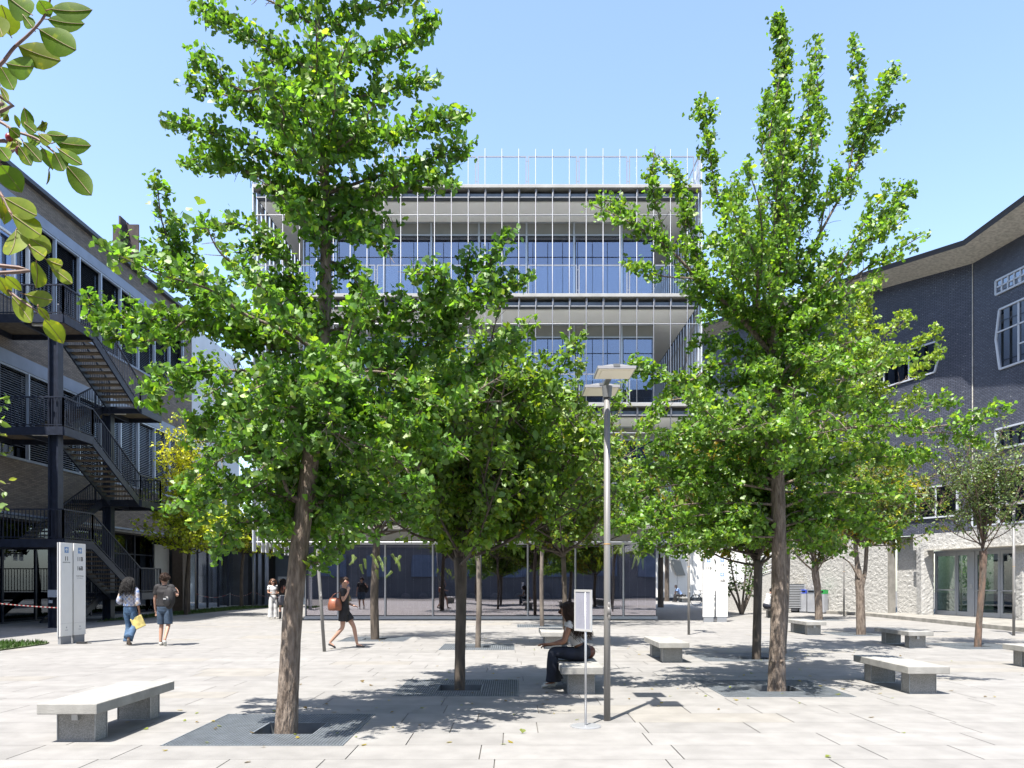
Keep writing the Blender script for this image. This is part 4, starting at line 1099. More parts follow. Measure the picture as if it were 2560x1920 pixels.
# ---- right ginkgo
Y3 = 11.35
T = Tree('ginkgo_tree', 'tall right ginkgo with bare straight trunk, upright spires and long side limbs', (3.93,Y3,0), 'bark', 'ginkgo trees')
tr = [(1678,1540),(1678,1490),(1679,1400),(1682,1300),(1683,1180),(1680,1060),(1676,940),(1672,840),(1668,740),(1671,640),(1676,540),(1683,420),(1689,300),(1691,180),(1687,100),(1683,42)]
T.add_trunk([atd(a,b,Y3) for a,b in tr], [.16,.135,.112,.108,.106,.10,.092,.084,.076,.066,.055,.043,.03,.02,.012,.006], 20)
b_ = MB()
for (x_,z_) in ((1670,1428),(1688,1428)):
    p_ = atd(x_,z_,Y3-.105); T.trunk.ellipsoid(p_, (.03,.035,.03), 10, 6)
LT3 = [
 ([(1671,770),(1620,705),(1560,650),(1500,590),(1440,535),(1370,480),(1288,442)],-.5,.045,.32), ([(1440,535),(1415,470),(1408,400),(1407,320)],-.3,.014,.16), ([(1480,575),(1470,480),(1462,410),(1450,355)],.2,.013,.2), ([(1370,480),(1340,440),(1300,420)],-.2,.012,.2), ([(1520,610),(1500,520),(1490,450)],0,.013,.2),
 ([(1620,705),(1560,640),(1500,615),(1430,590),(1375,570)],-.5,.022,.25), ([(1672,740),(1620,690),(1560,665),(1480,625)],.5,.02,.25),
 ([(1674,640),(1620,560),(1570,470),(1545,390),(1528,300),(1519,228)],.3,.032,.24), ([(1620,560),(1600,470),(1590,420)],-.3,.015,.22), ([(1640,600),(1590,560),(1540,520)],-.6,.018,.3),
 ([(1689,330),(1680,200),(1690,120),(1684,45)],0,.012,.17), ([(1686,420),(1650,360),(1645,290),(1655,210)],.2,.014,.2), ([(1686,400),(1720,340),(1730,270)],-.2,.014,.2),
 ([(1678,560),(1720,470),(1752,380),(1770,280),(1772,190),(1765,100)],.2,.024,.2), ([(1700,520),(1680,470),(1660,420)],-.5,.016,.25),
 ([(1674,640),(1740,560),(1800,450),(1845,350),(1880,260),(1928,158)],-.2,.03,.26), ([(1830,390),(1850,280),(1862,190),(1847,98)],.2,.016,.2), ([(1860,310),(1900,270),(1942,235)],0,.012,.2), ([(1770,510),(1790,440),(1810,380)],-.5,.016,.28),
 ([(1671,700),(1740,650),(1810,590),(1880,520),(1920,460),(1962,405)],.2,.03,.26), ([(1880,520),(1910,500),(1945,480)],-.2,.012,.2), ([(1672,720),(1740,690),(1800,660),(1850,600)],-.6,.022,.32), ([(1676,620),(1740,600),(1800,570)],.6,.02,.3),
 ([(1672,830),(1610,800),(1540,780),(1470,830),(1400,800),(1380,795)],-.4,.024,.24), ([(1672,860),(1600,830),(1520,830),(1440,850)],.5,.022,.26), ([(1672,800),(1620,770),(1560,750),(1500,740)],.8,.02,.28),
 ([(1676,930),(1600,890),(1530,870),(1440,880),(1400,925)],-.6,.028,.26), ([(1678,980),(1600,930),(1540,900),(1470,940)],-.9,.026,.28),
 ([(1680,1040),(1580,1010),(1470,1000),(1390,1010)],.2,.026,.24), ([(1681,1090),(1580,1080),(1470,1090),(1360,1130)],-.4,.026,.24), ([(1682,1120),(1600,1130),(1500,1140),(1400,1160)],.4,.024,.22), ([(1682,1160),(1620,1150),(1540,1160),(1460,1180)],-.6,.022,.2), ([(1684,1175),(1600,1160),(1520,1172),(1440,1185)],.2,.018,.16),
 ([(1681,1060),(1600,1040),(1500,1050),(1400,1060),(1325,1090)],-.3,.024,.26), ([(1682,1130),(1600,1110),(1490,1110),(1400,1120),(1335,1140)],-.7,.022,.24), ([(1679,1010),(1590,960),(1500,950),(1420,960)],.7,.022,.3), ([(1680,1060),(1560,1030),(1450,1040)],1.0,.022,.3), ([(1682,1150),(1560,1160),(1470,1170),(1390,1190)],.1,.018,.2),
 ([(1674,860),(1740,800),(1800,780),(1860,800)],-.5,.022,.26), ([(1676,930),(1760,880),(1840,870),(1900,900)],.3,.024,.25), ([(1679,1000),(1780,940),(1880,920),(1990,935),(2080,905),(2170,880)],-.5,.03,.2), ([(1990,935),(2060,925),(2120,950)],-.3,.012,.16), ([(1960,930),(1985,890),(2045,870)],-.2,.012,.16),
 ([(1681,1050),(1780,1010),(1880,990),(2010,985)],.2,.026,.22), ([(1682,1100),(1780,1070),(1880,1065),(1995,1075)],-.3,.026,.22), ([(1683,1140),(1770,1120),(1860,1130),(1930,1160)],.4,.022,.2), ([(1684,1165),(1740,1160),(1800,1170),(1860,1190)],-.5,.018,.18),
]
for tr_, dy, r, fl in LT3:
    P = T.add_limb(pxl(tr_,Y3,dy), r, .006)
    T.twigs(P, .10, .052, (.09,fl*1.5), .3, .047, .0, .35)
    if r >= .02:
        up_ = tr_[-1][1] < 600
        for a in random.sample([.8,-.85,1.5,-1.5,2.4,-2.3], 2 if up_ else 3):
            Q = spin(pxl(tr_,Y3,dy), a+random.uniform(-.2,.2)); Q = [Q[0].lerp(q,.72 if up_ else .8) for q in Q]
            if tr_[0][1] > 1045: Q = [Vector((q.x, Q[0].y+abs(q.y-Q[0].y), q.z)) for q in Q]
            P = T.add_limb(Q, r*.8, .006, .05); T.twigs(P, .14, .066, (.09,fl*1.4), .35, .05, .0, .3)
T.twigs([atd(a,b,Y3) for a,b in tr[7:]], .03, .045, (.15,.42), .5, .05, 0, .4)
T.finish('fan', 6, .050, .055, (.10,.205,.026), .32, (.185,.28,.034), .18, .35, .2, gap=-1.25)

# ---- generic broad crowned tree
LEAFK = 1.15
PATCH = lambda q: (np.sin(q[:,0]*2.6+q[:,1])+np.sin(q[:,2]*3.1+1.7*q[:,0])+np.sin(q[:,1]*2.2-q[:,2]*1.5)) > 1.0
def broad(name, label, base, trunk, rad, fork, cen, ax, nl, bark, leafk, size, per, basec, yel, yp, var=.28, sec=5, step=.07, tl=(.12,.36), node=.055, group='broad crowned trees in the plaza', seeds=0, seedcol=(.34,.24,.03), seedzone=None, low=-.35, keep=1.0, thin=1.0, hang=.25, flat=.45, limb_r=.035, spread=.05, droop=.3, rfill=.35):
    T = Tree(name, label, base, bark, group)
    T.add_trunk(trunk, rad, 14)
    fork = Vector(fork); cen = Vector(cen)
    for i in range(nl):
        th = i*2.399+random.uniform(-.3,.3); zz = low+(1-low)*((i+.5)/nl)**.85
        zz = min(.97,zz+random.uniform(-.08,.08)); rr = math.sqrt(max(0,1-zz*zz))
        q = random.uniform(.78,1.0)
        tip = cen+Vector((ax[0]*rr*math.cos(th), ax[1]*rr*math.sin(th), ax[2]*zz))*q
        st_ = fork+Vector((0,0,random.uniform(-.1,.35)*thin)); dv_ = tip-st_
        mid = st_+dv_*.45+Vector((0,0,(-.10 if zz < .2 else .08)*dv_.length))+rnd()*.08
        P = T.add_limb([st_, mid, tip], limb_r, .006, .02)
        T.twigs(P, .35, step, tl, .2, node, droop)
        for k in range(sec):
            j = random.randint(len(P)//4, len(P)-2); o_ = P[j]
            th2 = random.uniform(0,6.28); z2 = random.uniform(low,1); r2 = math.sqrt(1-z2*z2)
            tgt = cen+Vector((ax[0]*r2*math.cos(th2), ax[1]*r2*math.sin(th2), ax[2]*z2))*random.uniform(rfill,1)
            d2 = tgt-o_; ln = min(d2.length, random.uniform(.5,1.1)*thin)
            e = o_+d2.normalized()*ln; e2 = o_.lerp(e,.5)+rnd()*.05
            P2 = T.add_limb([o_,e2,e], limb_r*.35, .004, .02)
            T.twigs(P2, .1, step, tl, .2, node, droop)
    return T.finish(leafk, per+1, size, spread, basec if basec is OLIVE else tuple(c*LEAFK for c in basec), var, tuple(c*LEAFK for c in yel), yp, flat, hang, keep, barkm=None, seeds=seeds, seedcol=seedcol, seedzone=seedzone)

OLIVE = (.10,.19,.024)
# dark forking tree, centre
Y2 = 11.5
broad('hornbeam_tree', 'dark broad tree forking low from a straight grey trunk, left of the seated woman', (-.78,Y2,0), [atd(993,1530,Y2),atd(993,1490,Y2),atd(994,1400,Y2),atd(996,1300,Y2),atd(994,1205,Y2)], [.11,.082,.078,.08,.10],
      atd(994,1215,Y2), atd(1015,945,11.1), (2.2,2.15,2.2), 34, 'barkdark', 'oval', .085, 3, OLIVE, (.16,.22,.02), .15, sec=9, step=.06, tl=(.12,.34), node=.065, seeds=.04, seedzone=PATCH, low=-.5, limb_r=.034, rfill=.2)
# extra right-hand half of that crown belongs to a similar tree behind (dark trunk behind the right ginkgo)
Y4 = 15.9
broad('hornbeam_tree', 'broad tree with rusty yellow seed clusters left of the right ginkgo, dark grey trunk', (5.0,Y4,0), [atd(1634,1460,Y4),atd(1634,1425,Y4),atd(1636,1320,Y4),atd(1638,1210,Y4)], [.12,.095,.085,.09],
      atd(1638,1215,Y4), atd(1560,1040,Y4), (2.1,1.9,1.6), 22, 'barkdark', 'oval', .085, 3, OLIVE, (.17,.13,.015), .18, sec=8, step=.075, node=.065, seeds=.8, seedzone=PATCH, low=-.5)
Yd = 13.2
broad('hornbeam_tree', 'broad tree with yellowing seed tips whose crown shows around the lamp heads', (1.35,19.4,0), [(1.35,19.4,-.1),(1.35,19.4,.0),(1.33,19.4,1.2),(1.3,19.4,2.2)], [.09,.07,.065,.06],
      (1.3,19.4,2.2), (.95,18.6,4.4), (3.0,2.1,2.7), 26, 'barkdark', 'oval', .095, 3, (.09,.165,.02), (.16,.19,.018), .2, sec=9, step=.085, node=.075, seeds=.10, seedzone=PATCH, low=-.55)
# light ginkgo behind the right one
Y12 = 17.0
T = Tree('ginkgo_tree', 'light green smaller ginkgo rising behind the tall right ginkgo, before the dark tiles', (6.25,Y12,0), 'bark', 'ginkgo trees')
tr = [(1688,1440),(1690,1390),(1696,1290),(1700,1180),(1716,1080),(1750,980),(1790,890),(1830,800),(1862,710),(1886,618)]
T.add_trunk([atd(a,b,Y12) for a,b in tr], [.12,.095,.09,.085,.075,.065,.055,.04,.025,.01], 12)
for tr_,dy,r in [([(1862,710),(1880,660),(1886,612)],0,.012),([(1840,780),(1800,720),(1790,660)],.3,.016),([(1840,780),(1900,730),(1950,700),(1960,690)],-.3,.016),([(1820,820),(1900,790),(1970,750),(2024,718)],.2,.018),([(1800,870),(1880,850),(1960,820),(2015,770)],-.4,.018),([(1790,890),(1880,880),(1950,880),(1985,840)],.4,.018),
   ([(1770,930),(1860,920),(1940,930),(2000,930)],-.2,.018),([(1830,800),(1780,780),(1740,740)],-.3,.014),([(1800,870),(1750,840),(1710,800)],.3,.014),([(1760,960),(1840,970),(1920,985),(1980,1000)],.3,.016),([(1740,1000),(1800,1020),(1880,1040)],-.4,.016),([(1730,1030),(1690,1000),(1640,980)],.3,.014),([(1720,1070),(1780,1090),(1850,1100)],.3,.014)]:
    P = T.add_limb(pxl(tr_,Y12,dy), r, .005); T.twigs(P, .05, .065, (.12,.42), .3, .06, .0, .4)
    for a in (1.2,-1.3,2.2):
        Q = spin(pxl(tr_,Y12,dy), a+random.uniform(-.3,.3)); Q = [Q[0].lerp(q,.75) for q in Q]
        P = T.add_limb(Q, r*.8, .005, .05); T.twigs(P, .1, .09, (.12,.4), .3, .065, .0, .35)
T.finish('fan', 6, .056, .06, (.15,.24,.026), .28, (.23,.29,.034), .2, .35, .2, gap=-1.2)
# forked trunk with golden seeds, right
Y6 = 23.1
t6, _ = broad('linden_tree', 'tree with forked double trunk and golden seed clusters, behind benches on the right', (10.5,Y6,0), [(10.5,Y6,-.1),(10.5,Y6,0),(10.48,Y6,.9),(10.45,Y6,1.55),(10.38,Y6,2.2),(10.3,Y6,3.0)], [.16,.14,.125,.13,.07,.06],
      (10.4,Y6,2.8), atd(1895,1070,Y6), (2.15,1.9,2.1), 24, 'bark', 'oval', .10, 2, (.075,.14,.022), (.22,.22,.02), .25, sec=7, step=.10, node=.085, seeds=.9, seedzone=PATCH, low=-.6, tl=(.15,.42), seedcol=(.42,.32,.035))
b = MB(); b.tube(smooth([(10.52,Y6-.02,1.4),(10.62,Y6,1.9),(10.66,Y6,2.5),(10.7,Y6,3.2)]), .06, 10); b.build('trunk', M['bark'], t6, True, True)
b = MB(); b.tube(smooth([(10.4,Y6-.1,1.65),(10.15,Y6-.1,2.1),(9.9,Y6-.1,2.3)]), [.03]*5+[.02]*6, 6); b.build('branches', M['bark'], t6, True, True)
# small tree in front of the bins
Y5 = 31.9
broad('linden_tree', 'small tree forking low in front of the waste bins, dark crown', (12.7,Y5,0), [(12.75,Y5,-.1),(12.75,Y5,0),(12.7,Y5,1.2),(12.6,Y5,1.9),(12.6,Y5,2.5)], [.18,.16,.14,.15,.1],
      (12.62,Y5,2.0), atd(1760,1110,Y5), (2.3,2.0,1.8), 18, 'bark', 'oval', .12, 2, (.06,.12,.022), (.2,.16,.02), .2, sec=5, step=.14, node=.10, seeds=.5, seedzone=PATCH, low=-.5, tl=(.15,.45))
# sparse reddish tree at the far right
Y7 = 18.9
broad('crape_myrtle_tree', 'sparse twiggy tree with red brown peeling trunk at the far right', (11.37,Y7,0), [atd(2112,1420,Y7),atd(2112,1396,Y7),atd(2116,1330,Y7),atd(2122,1260,Y7),atd(2124,1190,Y7)], [.10,.085,.07,.075,.09],
      atd(2124,1195,Y7), atd(2118,1045,Y7), (1.55,1.4,1.75), 20, 'barkred', 'dia', .06, 1, (.085,.135,.045), (.12,.14,.05), .15, sec=5, step=.12, node=.06, low=-.2, tl=(.15,.45), limb_r=.018, spread=.06, keep=1.0, group='slender trees in the plaza')
# compound leaved trees in front of the pavilion
def fronds(T, pts, n=9, ln=.28, m='leaf'):
    P_,A_,N_,S_,C_ = [],[],[],[],[]
    for p in pts:
        p = Vector(p); d = Vector((random.gauss(0,.5),random.gauss(0,.4),-1)).normalized(); side = d.cross(Vector((0,1,0))).normalized()
        for k in range(n*2):
            u = (k+1)/(n*2); q = p+d*ln*u+side*random.gauss(0,.004)
            for sg in (-1,1):
                P_.append(q); A_.append(side*sg+d*.5); N_.append((random.gauss(0,.3),-1,.3)); S_.append(.055*(1-.5*u)); v = random.uniform(.8,1.2); C_.append((.15*v,.23*v,.02*v))
    return link('hanging_fronds', leaves_mesh('fronds', np.array(P_),np.array(A_),np.array(N_),np.array(S_),np.array(C_),'long',M[m]), T, True)
Y8 = 21.2
t8,_ = broad('honey_locust_tree', 'feathery leaved tree with bright hanging fronds behind the walking woman', (-3.78,Y8,0), [(-3.78,Y8,-.1),(-3.78,Y8,0),(-3.8,Y8,1.2),(-3.75,Y8,2.4),(-3.7,Y8,3.2)], [.14,.12,.11,.10,.07],
      (-3.72,Y8,2.8), (-3.2,Y8-.2,4.6), (3.1,2.3,2.3), 20, 'barkdark', 'long', .10, 3, (.07,.13,.02), (.16,.2,.02), .15, sec=5, step=.12, node=.10, low=-.45, tl=(.2,.5), group='slender trees in the plaza')
fronds(t8, [at(935+a*DS,1375+b_,Y8-1.0) for a,b_ in [(-45,10),(-38,16),(-20,20),(-8,10),(0,22),(8,14),(16,30),(24,16),(38,8),(45,18),(52,26),(58,12),(-30,34),(4,48),(40,52)]])
Y9 = 18.7
broad('honey_locust_tree', 'slim pale spotted trunk in front of the middle of the glass pavilion', (-.83,Y9,0), [(-.83,Y9,-.1),(-.83,Y9,0),(-.8,Y9,1.4),(-.84,Y9,2.6),(-.8,Y9,3.4)], [.085,.07,.062,.058,.05],
      (-.82,Y9,2.9), (-.7,Y9,4.6), (2.3,2.0,2.0), 16, 'barkpale', 'oval', .08, 2, (.065,.13,.022), (.17,.17,.02), .15, sec=5, step=.12, node=.09, low=-.4, tl=(.18,.45), group='slender trees in the plaza')
Y10 = 27.4
t10,_ = broad('honey_locust_tree', 'thin trunked tree beside the glass pavilion, yellow green fronds hanging right of the lamp post', (1.07,Y10,0), [(1.07,Y10,-.1),(1.07,Y10,0),(1.05,Y10,1.6),(1.08,Y10,3.0)], [.09,.075,.07,.06],
      (1.07,Y10,2.9), (2.4,Y10-.2,5.2), (4.2,2.6,2.6), 22, 'barkpale', 'oval', .11, 2, (.07,.15,.025), (.19,.2,.025), .15, sec=5, step=.16, node=.12, low=-.4, tl=(.2,.5), group='slender trees in the plaza')
fronds(t10, [at(1560+a,1362+b_,Y10-1.5) for a,b_ in [(-20,0),(-12,8),(0,-6),(18,6),(26,14),(34,4),(42,20),(46,30),(30,28),(52,10)]], ln=.45)
# dark trunk beside the pale wall building, far
broad('linden_tree', 'dark trunked tree at the corner of the glass pavilion by the pale wall', (9.0,46.5,0), [(9.0,46.5,-.1),(9.0,46.5,0),(9.0,46.5,2.0),(9.0,46.5,3.6)], [.22,.19,.17,.15],
      (9.0,46.5,3.2), (9.4,46.5,5.2), (2.6,2.4,2.6), 16, 'barkdark', 'dia', .2, 2, (.03,.06,.02), (.05,.07,.02), .1, sec=5, step=.2, node=.16, low=-.5, tl=(.3,.6), group='slender trees in the plaza')
# multi stem shrub tree before the stair wall
T = Tree('shrub', 'multi stemmed shrub tree in front of the sloping stair rails', (11.0,36.8,0), 'barkdark', 'slender trees in the plaza')
for dx,h_,ln in ((-1.4,3.2,.5),(-.6,3.6,.2),(.3,3.4,0),(.9,3.3,.3),(1.4,2.8,.3)):
    P = T.add_trunk([(11.0,36.8,-.05),(11+dx*.25,36.8,.8),(11+dx*.6,36.8+ln,1.9),(11+dx,36.8+ln,h_)], [.07,.055,.04,.02], 8); T.limbs.append(P); T.twigs(P, .3, .10, (.25,.6), .2, .10, .1)
T.finish('dia', 3, .11, .07, (.05,.105,.025), .3, (.1,.16,.03), .15, .5, .2)
# yellow maples by the brick building
Y13 = 36.5
broad('maple_tree', 'yellow and lime leaved tree in front of the brick building corner', (-15.5,Y13,0), [(-15.5,Y13,-.1),(-15.5,Y13,0),(-15.45,Y13,1.6),(-15.3,Y13,3.4)], [.13,.11,.10,.07],
      (-15.2,Y13-.5,2.9), (-14.2,Y13-2.2,4.2), (2.8,1.8,2.0), 26, 'barkdark', 'oval', .14, 2, (.24,.31,.022), (.32,.35,.028), .35, sec=5, step=.16, node=.12, low=-.4, tl=(.2,.5), group='maples by the brick building')
broad('maple_tree', 'narrow pale yellow treetop climbing against the brick building windows', (-15.85,37.6,0), [(-15.85,37.6,-.1),(-15.85,37.6,0),(-15.8,37.5,4),(-14.9,34.6,9)], [.10,.09,.07,.02],
      (-15.3,36,5.0), (-14.8,34.5,6.9), (1.35,1.1,2.4), 22, 'barkdark', 'oval', .12, 2, (.33,.37,.03), (.40,.41,.04), .5, sec=4, step=.16, node=.12, low=-.8, tl=(.15,.4), group='maples by the brick building')
broad('maple_tree', 'lime green tree with dark slim trunk before the dark passage', (-16.2,46.0,0), [(-16.2,46,-.1),(-16.2,46,0),(-16.2,46,2),(-16.0,46,4)], [.14,.12,.10,.08],
      (-16.1,46,3.2), (-14.9,45.5,4.8), (3.3,2.2,2.2), 20, 'barkdark', 'oval', .15, 2, (.19,.26,.022), (.34,.32,.025), .3, sec=5, step=.18, node=.14, low=-.5, tl=(.25,.55), group='maples by the brick building')
# background trees seen between the buildings
for x,y,h_,lab in ((-13.5,58,9,'dark green tree far behind the metal wall'),(12.2,60.5,8.5,'dark tree behind the right ginkgo, far back by the pale wall')):
    broad('background_tree', lab, (x,y,0), [(x,y,-.1),(x,y,0),(x,y,3),(x,y,5)], [.25,.2,.17,.12], (x,y,4), (x,y,h_*.7), (3,2.5,h_*.38), 14, 'barkdark', 'dia', .3, 2, (.045,.09,.02), (.08,.1,.02), .1, sec=4, step=.3, node=.24, low=-.5, tl=(.4,.8), group='trees beyond the plaza')

# ---- foreground crab apple branches
M['bigleaf'] = leaf_mat('apple_leaf', gloss=.02, rough=.45, trans=.5, tgain=(1.35,1.4,.4), blotch=45)
ca = thing('crab_apple_tree', 'crab apple branches with big yellowing leaves and two red fruits, close at upper left', 'tree', (-2.9,1.3,0), 0)
ZS = 640/1659.0
def zp(x, y, Y): return at(x*ZS, y*ZS, Y)
YF = 1.62
b = MB(); b.tube(smooth([(-2.9,1.3,-.1),(-2.9,1.3,1.2),(-2.75,1.35,2.2),(-2.5,1.4,3.2)]), [.09]*6+[.07]*5+[.05]*5, 12); b.build('trunk', M['barkdark'], ca, True, True)
b = MB()
BR = [[(-330,720),(-150,520),(0,420),(90,310),(200,210),(290,100),(330,-20)], [(-400,640),(-180,720),(0,790),(100,850),(240,900),(350,985)], [(-300,900),(-120,1120),(0,1250),(70,1380),(150,1530),(220,1659)], [(-200,1700),(-80,1780),(0,1830),(100,1920),(230,2010),(340,2090)]]
for k, br in enumerate(BR):
    P = [zp(x,y,YF+.02*k-.03*i/6) for i,(x,y) in enumerate(br)]; P.insert(0, Vector((-2.62,1.38,2.5+.1*(k == 0)-.2*(k > 1)))); P = smooth(P); b.tube(P, [.005-.003*i/(len(P)-1) for i in range(len(P))], 7)
bo = b.build('branches', mat('apple_twig',(.16,.10,.085),.6,noise=.3,nscale=60), ca, True, True)
LV_ = [(330,60,600,65,110),(310,125,550,155,95),(255,190,495,325,150),(120,300,395,395,140),(40,412,222,432,130),(212,180,148,95,62),(200,92,45,-25,135),(68,232,8,28,130),(2,430,90,585,95),(0,560,55,660,34),(325,112,252,0,85),
 (0,765,6,640,70),(20,780,50,740,42),(122,825,95,742,32),(185,850,155,695,72),(290,850,274,780,32),(360,920,592,945,95),(300,872,440,880,75),(372,960,535,1068,62),(350,985,412,1110,92),(430,1070,594,1268,112),(275,960,342,1102,82),(318,1098,304,1195,18),(150,920,270,1052,72),(120,945,204,1075,72),(85,880,58,972,92),(-10,950,62,1040,72),(205,850,255,825,62),(160,800,235,860,60),(240,830,310,800,50),(60,830,130,890,60),(170,870,260,930,65),(250,870,330,930,60),
 (5,1072,142,1250,125),(30,1282,240,1398,105),(10,1275,28,1455,95),(80,1392,266,1525,112),(105,1490,60,1655,135),(165,1522,332,1636,105),(200,1600,292,1665,75),(235,1700,232,1866,112),(298,1680,405,1722,60),(330,1730,470,1838,62),(35,1790,142,1886,52),(165,1908,342,1945,88),(80,1922,206,2092,95),(245,1990,322,2080,42),(290,2070,412,2228,102),(-15,1790,62,1925,70),(-30,1300,10,1420,80),(-40,100,20,240,110)]
V_=[]; 
mb = MB(); cols = []; rib = MB(); stem = MB()
for (x0,y0,x1,y1,wd) in LV_:
    yy = YF+random.uniform(-.05,.06); A = zp(x0,y0,yy); B = zp(x1,y1,yy+random.uniform(-.05,.05))
    d = B-A; Ln = d.length; d.normalize(); side = d.cross(Vector((0,1,0))).normalized()
    hw = wd*ZS/FS*yy*.62; nb = side.cross(d).normalized(); fold = random.uniform(.05,.25)
    prof = [(0,.06),(.12,.52),(.28,.88),(.45,1.0),(.62,.93),(.78,.68),(.9,.36),(1,.0)]
    L_,C_,R_ = [],[],[]
    for u,q in prof:
        cc = A+d*Ln*u+nb*(.06*Ln*math.sin(u*PI)); C_.append(cc)
        L_.append(cc+side*hw*q+nb*hw*q*fold); R_.append(cc-side*hw*q+nb*hw*q*fold)
    n0 = len(prof); vs = L_+C_+R_; fs = []
    for i in range(n0-1): fs += [(i,i+1,n0+i+1,n0+i),(n0+i,n0+i+1,2*n0+i+1,2*n0+i)]
    mb.add(vs, fs); v = random.uniform(.8,1.2); yl = random.random()
    for f in fs:
        e = random.uniform(.9,1.1)
        if yl > .6 or y0 > 1250: c = (.165*v*e,.205*v*e,.026*v)
        else: c = (.10*v*e,.17*v*e,.02*v)
        cols.append(c)
    rib.tube([p-nb*.0008 for p in C_], [.0009]*len(C_), 4); 
    stem.tube([A-d*Ln*.14+rnd()*.004, A], .0011, 5)
for src_,mi_ in ((rib,1),(stem,2)):
    mb.m = mi_; mb.add(src_.v, src_.f); cols += [(.2,.2,.2)]*len(src_.f)
me = mb.mesh('leaves', [M['bigleaf'], mat('apple_vein',(.16,.12,.05),.6), mat('apple_stalk',(.2,.1,.05),.6)], True); set_tint(me, np.array(cols)); 
N_, L_2 = me.materials[0].node_tree.nodes, me.materials[0].node_tree.links
lo = link('crown', me, ca, True)
for (x,y,r,x2,y2) in ((60,890,24,55,820),(130,980,29,118,915)):
    c = zp(x,y,YF); rr = r*ZS/FS*YF
    f = MB(); f.ellipsoid(c, (rr,rr,rr*1.12), 16, 10); fr = f.build('crab_apple', mat('crab_apple_skin',(.22,.02,.025),.35,noise=.5,nscale=60), ca, True, True)
    f = MB(); f.tube([zp(x2,y2,YF), c+Vector((0,0,rr*1.1))], .0009, 5); f.ellipsoid(c-Vector((0,0,rr*1.12)), (rr*.2,rr*.2,rr*.15), 6, 4); f.build('stalk', M['barkdark'], fr, True)
# small leaved shoot at the left frame edge
T = Tree('apple_shoot', 'thin leafy shoot poking in at the left picture edge below the crab apple', (-2.75,3.4,0), 'barkdark', 'trees planted in the plaza')
P = T.add_trunk([(-2.75,3.4,-.05),(-2.7,3.4,1.2),(-2.55,3.4,2.2),(-2.42,3.4,2.9)], [.03,.025,.018,.006], 8)
for sx,sy in ((6,1000),(4,1040),(10,1060),(3,1160),(12,1200),(10,1265),(2,1080)):
    e = at(sx,sy,3.4); P2 = T.add_limb([Vector((-2.58,3.4,e.z-.12)), Vector((-2.45,3.4,e.z-.03)), e-Vector((.06,0,0))], .006, .002, .01); T.twigs(P2, .5, .05, (.05,.12), .2, .03, 0, .5)
T.finish('oval', 2, .035, .015, (.09,.16,.03), .25, (.16,.19,.04), .2, .4, .1)
# ================================================================ people and small things
M['skin1'] = mat('skin_light', (.36,.205,.145), .55, noise=.06, nscale=12)
M['skin2'] = mat('skin_tan', (.25,.12,.068), .5, noise=.08, nscale=12)
M['skin3'] = mat('skin_dark', (.06,.03,.02), .5)
M['hairblack'] = mat('black_hair', (.010,.009,.009), .62, noise=.4, nscale=60, spec=.25)
M['hairbrown'] = mat('brown_hair', (.032,.017,.011), .6, noise=.5, nscale=60, spec=.25)
M['hairchest'] = mat('chestnut_hair', (.11,.055,.03), .4, noise=.4, nscale=60)
M['denim'] = mat('blue_denim', (.045,.095,.175), .8, noise=.3, nscale=9, bump=.3, bscale=30)
M['denimdark'] = mat('dark_denim', (.006,.009,.021), .8, noise=.35, nscale=9, bump=.3, bscale=30)
M['denimshort'] = mat('navy_denim', (.035,.06,.10), .8, noise=.35, nscale=12, bump=.3, bscale=30)
M['blackcloth'] = mat('black_cloth', (.012,.011,.013), .8, noise=.3, nscale=10, bump=.25, bscale=18)
M['whitecloth'] = mat('white_cloth', (.46,.46,.46), .8, noise=.08, nscale=6, bump=.35, bscale=16)
M['greycloth'] = mat('grey_cloth', (.08,.08,.095), .85, noise=.2, nscale=20)
M['blueshirt'] = mat('blue_print_shirt', (.16,.24,.42), .8, noise=.6, nscale=14)
M['shoewhite'] = mat('white_shoe', (.44,.43,.39), .55)
M['shoebrown'] = mat('brown_shoe', (.16,.12,.09), .6)
M['leather'] = mat('tan_leather', (.20,.065,.032), .42, noise=.25, nscale=9)
M['leatherdark'] = mat('brown_leather', (.14,.045,.025), .5, noise=.3, nscale=9)
def argyle():
    m = bpy.data.materials.new('diamond_blouse'); m.use_nodes = True
    N, L, b = nodes_of(m); b.inputs['Roughness'].default_value = .8
    tc = N.new('ShaderNodeTexCoord'); mp = N.new('ShaderNodeMapping'); mp.inputs['Rotation'].default_value = (0,R(45),0); mp.inputs['Scale'].default_value = (1,1,1)
    L.new(tc.outputs['Object'], mp.inputs[0])
    sp = N.new('ShaderNodeSeparateXYZ'); L.new(mp.outputs[0], sp.inputs[0]); cbx = N.new('ShaderNodeCombineXYZ'); L.new(sp.outputs[0], cbx.inputs[0]); L.new(sp.outputs[2], cbx.inputs[1])
    br = N.new('ShaderNodeTexBrick'); L.new(cbx.outputs[0], br.inputs['Vector']); br.offset = 0; br.inputs['Scale'].default_value = 1
    br.inputs['Brick Width'].default_value = .07; br.inputs['Row Height'].default_value = .07; br.inputs['Mortar Size'].default_value = .006
    br.inputs['Color1'].default_value = (.16,.26,.50,1); br.inputs['Color2'].default_value = (.36,.27,.19,1); br.inputs['Mortar'].default_value = (.5,.5,.5,1)
    L.new(br.outputs['Color'], b.inputs['Base Color']); return m
M['argyle'] = argyle()

